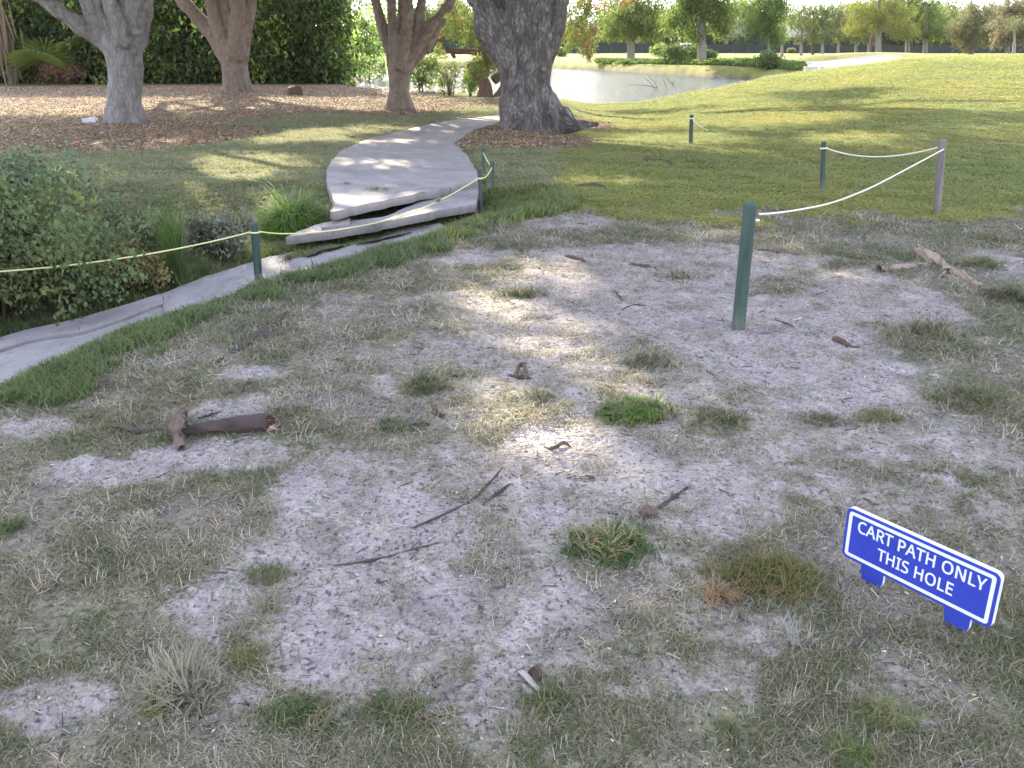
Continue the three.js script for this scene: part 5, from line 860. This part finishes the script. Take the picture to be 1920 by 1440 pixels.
{ // clod and rusty leaf
  const p = hit(1216, 966), t = base('soil_clod', 'dark clod at the lower end of the twig right of the sunlit sand', 'clod', p), g = new THREE.IcosahedronGeometry(0.028, 3), q = g.attributes.position; for (let i = 0; i < q.count; i++) { const f = 1 + 0.35 * n3(q.getX(i) * 40, q.getY(i) * 40, q.getZ(i) * 40); q.setXYZ(i, q.getX(i) * f, q.getY(i) * f * 0.7, q.getZ(i) * f); } g.translate(0, 0.012, 0); g.computeVertexNormals(); part('clod_body', g, std([0.09, 0.065, 0.05]), t);
  const p2 = hit(165, 618), u = base('fallen_leaf', 'curled rust-brown leaf lying on the low path', 'leaf', p2.add(V(0, 0.05, 0))), h = new THREE.SphereGeometry(0.05, 12, 6, 0, 3.6, 0.5, 1.2); h.scale(1.3, 0.5, 0.8); part('blade', h, new THREE.MeshStandardMaterial({ color: new THREE.Color().setRGB(0.24, 0.1, 0.06), roughness: 0.8, side: THREE.DoubleSide }), u);
  const p3 = hit(582, 457), w = base('litter_scrap', 'small white scrap beside the sunken slab', 'litter', p3.add(V(0, 0.04, 0))), s = new THREE.IcosahedronGeometry(0.035, 2), sp = s.attributes.position; for (let i = 0; i < sp.count; i++) { const f = 1 + 0.4 * n3(sp.getX(i) * 50, sp.getY(i) * 50, sp.getZ(i) * 50); sp.setXYZ(i, sp.getX(i) * f, sp.getY(i) * f * 0.7, sp.getZ(i) * f); } s.computeVertexNormals(); part('scrap', s, std([0.75, 0.8, 0.82]), w);
  const p4 = hit(171, 231), x = base('litter_scrap', 'pale flat scrap on mulch left of the pale grey trunk', 'litter', p4), bx = new THREE.BoxGeometry(0.34, 0.1, 0.22, 3, 1, 3), bp = bx.attributes.position; for (let i = 0; i < bp.count; i++) bp.setY(i, bp.getY(i) + 0.05 * n2(bp.getX(i) * 6, bp.getZ(i) * 6)); bx.translate(0, 0.06, 0); bx.computeVertexNormals(); part('scrap', bx, std([0.6, 0.62, 0.62]), x);
}
{ // broken log with the root that crosses it
  const P = [[335, 817], [380, 812], [430, 808], [480, 806], [506, 804]].map(([x, y]) => hit(x, y)), b = P[2].clone(), t = base('broken_log', 'broken dark brown log with a splintered reddish end lying on sand at the left', 'log', b), rad = [0.021, 0.026, 0.033, 0.040, 0.038];
  const g = limbGeo(P.map((p, i) => p.clone().sub(b).add(V(0, rad[i] * 0.7, 0))), rad, 14), q = g.attributes.position, N = g.attributes.normal; for (let i = 0; i < q.count; i++) { const e = 0.006 * n3(q.getX(i) * 9, q.getY(i) * 40, q.getZ(i) * 40); q.setXYZ(i, q.getX(i) + N.getX(i) * e, q.getY(i) + N.getY(i) * e, q.getZ(i) + N.getZ(i) * e); } g.computeVertexNormals();
  part('wood', g, plainBark([0.07, 0.05, 0.044], 0.01), t);
  const r = rng(900), e0 = P[4].clone().sub(b).add(V(0, 0.027, 0)), dir = P[4].clone().sub(P[3]).normalize(), gs = [];
  for (let i = 0; i < 150; i++) { const a = r() * 6.28, s = 0.034 * Math.sqrt(r()), c = e0.clone().add(V(0, s * Math.sin(a), s * Math.cos(a))), L = rr(0.012, 0.065, r) * rr(0.4, 1, r), cn = new THREE.ConeGeometry(rr(0.0018, 0.004, r), L, 4); cn.translate(0, L / 2 - 0.01, 0); cn.applyQuaternion(new THREE.Quaternion().setFromUnitVectors(V(0, 1, 0), dir.clone().add(V(rr(-0.25, 0.25, r), rr(-0.3, 0.3, r), rr(-0.3, 0.3, r))).normalize())); cn.translate(c.x, c.y, c.z); gs.push(cn); }
  part('splintered_end', mergeGeometries(gs), std([0.12, 0.06, 0.048]), t);
  const pale = []; for (let i = 0; i < 12; i++) { const L = rr(0.03, 0.075, r), cn = new THREE.ConeGeometry(0.0035, L, 4); cn.translate(0, L / 2, 0); cn.rotateZ(-rr(0.9, 1.9, r)); cn.rotateY(rr(-0.8, 0.8, r)); cn.translate(e0.x + rr(-0.01, 0.02, r), e0.y - 0.02 + rr(-0.01, 0.01, r), e0.z + 0.025); pale.push(cn); }
  part('splinter', mergeGeometries(pale), std([0.5, 0.42, 0.33]), t);
  stick([[338, 846], [336, 828, 0.045], [340, 806, 0.055], [336, 788, 0.02], [340, 772]], [0.018, 0.022, 0.022, 0.026, 0.012], [0.17, 0.13, 0.10], 'knobbly grey-brown root crossing over the left end of the broken log', { name: 'surface_root', cat: 'root', bump: 0.012, knob: 1.0, seg: 12 });
  stick([[165, 806], [190, 806], [225, 806, 0.012], [262, 812], [300, 806], [328, 812]], [0.006, 0.012, 0.015, 0.012, 0.011, 0.013], [0.10, 0.075, 0.06], 'thin dark root running left from the broken log', { name: 'surface_root', cat: 'root' });
  stick([[372, 786], [390, 780], [418, 772]], [0.004, 0.005, 0.003], DK, 'thin twig above the broken log');
}
stick([[1648, 508], [1680, 506], [1712, 501], [1742, 497]], [0.030, 0.030, 0.024, 0.012], [0.30, 0.24, 0.20], 'short grey dead root piece with a dark end at the right', { name: 'surface_root', cat: 'root', bump: 0.012, up: 0.3 });
stick([[1722, 476], [1745, 487], [1768, 503], [1778, 510]], [0.036, 0.046, 0.038, 0.026], [0.36, 0.29, 0.23], 'thick pale sunlit surface root at the right', { name: 'surface_root', cat: 'root', bump: 0.014, up: 0.3, seg: 12 });
stick([[1776, 506], [1800, 518], [1826, 534], [1856, 546]], [0.028, 0.030, 0.024, 0.008], [0.33, 0.26, 0.2], 'thinner pale root continuing from the thick surface root toward the right edge', { name: 'surface_root', cat: 'root', bump: 0.012, up: 0.3 });
stick([[1775, 508], [1764, 518], [1755, 532]], [0.014, 0.011, 0.005], [0.28, 0.22, 0.18], 'small root fork running down from the thick surface root', { name: 'surface_root', cat: 'root' });
stick([[1418, 470], [1455, 473], [1500, 478]], [0.01, 0.013, 0.006], [0.15, 0.115, 0.09], 'thin dark root just right of the near post', { name: 'surface_root', cat: 'root' });

// ---------------------------------------------------------------- rope posts and ropes
const paintC = tex(256, (u, v) => { const g = 0.72 + 0.3 * tnoise(u * 20, v * 5, 100, 71) - 0.25 * ss(0.6, 0.9, tnoise(u * 40, v * 14, 560, 72)) + 0.9 * ss(0.86, 0.93, tnoise(u * 26, v * 12, 312, 73)); return [g, g * 0.98, g * 0.95]; });
const postMat = (c) => new THREE.MeshStandardMaterial({ vertexColors: true, map: paintC, color: new THREE.Color().setRGB(...c.map((q) => q * 1.25)), roughness: 0.62, bumpMap: rep(woodH, 1, 1), bumpScale: 0.003 });
const greenPost = postMat([0.030, 0.062, 0.052]), greyPost = postMat([0.145, 0.135, 0.13]);
function post(bx, by, tx, ty, wPx, mat, label, o = {}) {
  const B = hit(bx, by), T = at(tx, ty, -B.z), t = base('rope_post', label, 'post', B, o.group), H = T.distanceTo(B), r = o.r ?? wPx / 2 * (-B.z) * COS / FOCAL * 0.97;
  const prof = [[0, -0.25], [r * 1.0, -0.25], [r, 0], [r, 0.05], [r, 0.1], [r, 0.16], [r, H - r * 0.35], [r * 0.94, H - r * 0.12], [r * 0.78, H - 0.002], [0, H]].map(([a, b]) => new THREE.Vector2(Math.max(a, 0.0001), b)), g = new THREE.LatheGeometry(prof, 28);
  const uv = g.attributes.uv, q = g.attributes.position; for (let i = 0; i < uv.count; i++) uv.setXY(i, uv.getX(i) * 0.3, q.getY(i));
  const pc = new Float32Array(q.count * 3); for (let i = 0; i < q.count; i++) { const l = ss(0.14, 0.0, q.getY(i) + 0.05 * n2(q.getX(i) * 40, q.getZ(i) * 40)); pc.set(mat === greyPost ? [1 - 0.2 * l, 1 - 0.22 * l, 1 - 0.24 * l] : [lerp(1, 5, l * 0.45), lerp(1, 2.4, l * 0.45), lerp(1, 2.2, l * 0.45)], i * 3); } g.setAttribute('color', new THREE.BufferAttribute(pc, 3));
  const m = part('shaft', g, mat, t); m.quaternion.setFromUnitVectors(V(0, 1, 0), T.clone().sub(B).normalize());
  t.userData.topAt = undefined; delete t.userData.topAt;
  return { B, T, r, H, on: (f) => B.clone().lerp(T, f) };
}
const p1 = post(1384, 616, 1407, 380, 28, greenPost, 'nearest dark green round rope post standing on the bare sand');
const p2 = post(1757, 398, 1767, 261, 15, greyPost, 'weathered purple-grey rope post at the right');
const p3 = post(1541, 361, 1545, 265, 10, greenPost, 'slim green rope post left of the grey one on the mown slope');
const p4 = post(1295, 272, 1297, 215, 8, greenPost, 'small far green rope post on the mown slope');
const p5 = post(487, 546, 476, 418, 17, greenPost, 'green rope post beside the low path at the left');
const p6 = post(903, 398, 899, 318, 9, greenPost, 'front green post of the three at the end of the broken path');
const p7 = post(922, 358, 923, 303, 9, greenPost, 'right green post of the three at the end of the broken path');
const p8 = post(907, 334, 906, 278, 7, greenPost, 'rear green post of the three at the end of the broken path');
const p9 = post(-12, 662, -24, 545, 20, greenPost, 'green post at the left edge holding the yellow rope end');
const ropeMat = (c) => new THREE.MeshStandardMaterial({ color: new THREE.Color().setRGB(...c), roughness: 0.85, bumpMap: rep(ropeH, 1, 1), bumpScale: 0.0015 });
const whiteRope = ropeMat([0.72, 0.69, 0.58]), yellowRope = ropeMat([0.60, 0.60, 0.30]);
function ropePart(t, o, a, b, sag, r, mat, mid) {
  const pts = []; for (let i = 0; i <= 16; i++) { const f = i / 16, p = a.clone().lerp(b, f); p.y -= sag * 4 * f * (1 - f) * (1 + (mid ?? 0) * (0.5 - f)); pts.push(p.sub(o)); }
  const g = new THREE.TubeGeometry(new THREE.CatmullRomCurve3(pts), 48, r, 8), L = a.distanceTo(b), uv = g.attributes.uv; for (let i = 0; i < uv.count; i++) uv.setXY(i, uv.getX(i) * L * 25, uv.getY(i));
  part('rope_length', g, mat, t);
}
function ropeThrough(t, o, px, a, b, r, mat) { const x0 = px[0][0], x1 = px[px.length - 1][0], pts = px.map(([x, y]) => at(x, y, 1 / lerp(1 / -a.B.z, 1 / -b.B.z, (x - x0) / (x1 - x0))).sub(o)), c = new THREE.CatmullRomCurve3(pts), g = new THREE.TubeGeometry(c, 60, r, 8), L = c.getLength(), uv = g.attributes.uv; for (let i = 0; i < uv.count; i++) uv.setXY(i, uv.getX(i) * L * 25, uv.getY(i)); part('rope_length', g, mat, t); }
const knot = (t, o, p, f, mat, r = 0.006) => { const g = new THREE.TorusGeometry(p.r + r * 0.6, r, 8, 24); g.rotateX(Math.PI / 2); const m = part('rope_loop', g, mat, t); m.position.copy(p.on(f).sub(o)); m.quaternion.setFromUnitVectors(V(0, 1, 0), p.T.clone().sub(p.B).normalize()); };
{
  const o = p1.on(0.88), t = base('rope', 'white rope sagging from the nearest green post to the grey post', 'rope', o);
  const s = p1.on(0.892).add(V(p1.r, 0, 0)), g = new THREE.CylinderGeometry(0.008, 0.009, 0.03, 8); g.rotateZ(Math.PI / 2 - 0.15); const k = part('rope_end', g, whiteRope, t); k.position.copy(p1.on(0.868).add(V(p1.r + 0.004, 0, 0.006)).sub(o));
  ropeThrough(t, o, [[1421, 402], [1450, 400], [1500, 393], [1560, 380], [1630, 353], [1700, 317], [1771, 279]], p1, p2, 0.006, whiteRope);
  const u = base('rope', 'white rope hanging in a shallow curve from the slim green post to the grey post', 'rope', p3.on(0.85)); ropePart(u, p3.on(0.85), p3.on(0.87).add(V(p3.r, 0, 0)), p2.on(0.89).add(V(-p2.r, 0, 0)), 0.085, 0.007, whiteRope, 0.1); knot(u, p3.on(0.85), p3, 0.87, whiteRope, 0.008);
  const q = hit(1326, 250), w = base('rope', 'short white rope end hanging down from the small far green post', 'rope', p4.on(0.85)); ropePart(w, p4.on(0.85), p4.on(0.88), at(1328, 244, -p4.B.z - 0.4), 0.03, 0.008, whiteRope); knot(w, p4.on(0.85), p4, 0.88, whiteRope, 0.009);
  const y = base('rope', 'yellow rope running along the posts of the broken path', 'rope', p5.on(0.85)); const oo = p5.on(0.85);
  ropePart(y, oo, p9.on(0.32).add(V(0, 0, 0)).setY(at(-16, 512, -p9.B.z).y), p5.on(0.87).add(V(-p5.r, 0, 0)), 0.05, 0.006, yellowRope); knot(y, oo, p5, 0.87, yellowRope, 0.007); ropeThrough(y, oo, [[483, 434], [520, 438], [580, 437], [640, 430], [700, 419], [760, 403], [820, 378], [860, 357], [899, 333]], p5, p6, 0.006, yellowRope); knot(y, oo, p6, 0.8, yellowRope, 0.008);
  ropePart(y, oo, p6.on(0.8), p7.on(0.82), 0.04, 0.006, yellowRope); ropePart(y, oo, p7.on(0.82), p8.on(0.86), 0.02, 0.006, yellowRope);
}

// ---------------------------------------------------------------- the sign
{
  const font = await new FontLoader().loadAsync('fonts/droid/droid_sans_regular.typeface.json');
  const W = 0.451, H = 0.169, TH = 0.016, t = base('course_sign', 'small blue sign with white letters CART PATH ONLY THIS HOLE stuck in the grass', 'sign', V(1.136, 0, -1.981));
  const scuff = tex(512, (u, v) => 0.86 + 0.14 * tnoise(u * 9, v * 9, 9, 81) - 0.10 * ss(0.72, 0.95, tnoise(u * 70, v * 20, 1400, 82)) + 0.05 * tnoise(u * 200, v * 200, 200, 83)); scuff.repeat.set(3, 3);
  const blue = std([0.028, 0.05, 0.38], { roughness: 0.5, map: scuff }), white = std([0.68, 0.72, 0.76], { roughness: 0.5 });
  const rr2 = (w, h, r) => { const s = new THREE.Shape(), x = w / 2, y = h / 2; s.moveTo(-x + r, -y); s.lineTo(x - r, -y); s.absarc(x - r, -y + r, r, -Math.PI / 2, 0); s.lineTo(x, y - r); s.absarc(x - r, y - r, r, 0, Math.PI / 2); s.lineTo(-x + r, y); s.absarc(-x + r, y - r, r, Math.PI / 2, Math.PI); s.lineTo(-x, -y + r); s.absarc(-x + r, -y + r, r, Math.PI, Math.PI * 1.5); return s; };
  const inner = new THREE.Group(); inner.name = 'sign_panel'; t.add(inner); inner.position.set(0, 0.129, 0); inner.rotation.set(0.01, -0.963, 0.034, 'YXZ');
  const ext = (s, d, z, bev = 0) => { const g = new THREE.ExtrudeGeometry(s, { depth: d, bevelEnabled: bev > 0, bevelSize: bev, bevelThickness: bev, bevelSegments: 2, curveSegments: 10 }); g.translate(0, 0, z); return g; };
  part('core', ext(rr2(W - 0.003, H - 0.003, 0.017), TH - 0.004, -TH + 0.001, 0.0015), white, inner);
  part('face', ext(rr2(W - 0.002, H - 0.002, 0.017), 0.0022, 0), blue, inner);
  const ring = rr2(W - 0.020, H - 0.020, 0.010); ring.holes.push(rr2(W - 0.041, H - 0.041, 0.004)); part('border', ext(ring, 0.0012, 0.0018), white, inner);
  for (const [txt, x, y, s] of [['CART PATH ONLY', -0.186, 0.0175, 0.0355], ['THIS HOLE', -0.112, -0.0415, 0.0355]]) {
    const g = new TextGeometry(txt, { font, size: s, depth: 0.0012, curveSegments: 5, bevelEnabled: true, bevelSize: 0.0006, bevelThickness: 0.0003, bevelSegments: 1 }); g.computeBoundingBox();
    const w = g.boundingBox.max.x - g.boundingBox.min.x, want = txt.length > 10 ? 0.378 : 0.226; g.scale(want / w, 1.06, 1); g.translate(x, y, 0.0018); part('lettering', g, white, inner);
  }
  for (const x of [-0.122, 0.135]) {
    const s = new THREE.Shape([[-0.036, 0.01], [-0.036, -0.012], [-0.032, -0.03], [-0.028, -0.05], [-0.02, -0.11], [0.02, -0.13], [0.03, -0.05], [0.036, -0.03], [0.036, 0.01]].map(([a, b]) => new THREE.Vector2(a + x, b - H / 2))); part('stake', ext(s, TH - 0.005, -TH + 0.0025), white, inner);
    part('stake_face', ext(s, 0.0016, -0.0018), blue, inner);
  }
}
scene.traverse((o) => { if (o.isMesh && o.name !== 'sky') { o.castShadow = true; o.receiveShadow = true; } });
renderer.render(scene, camera);
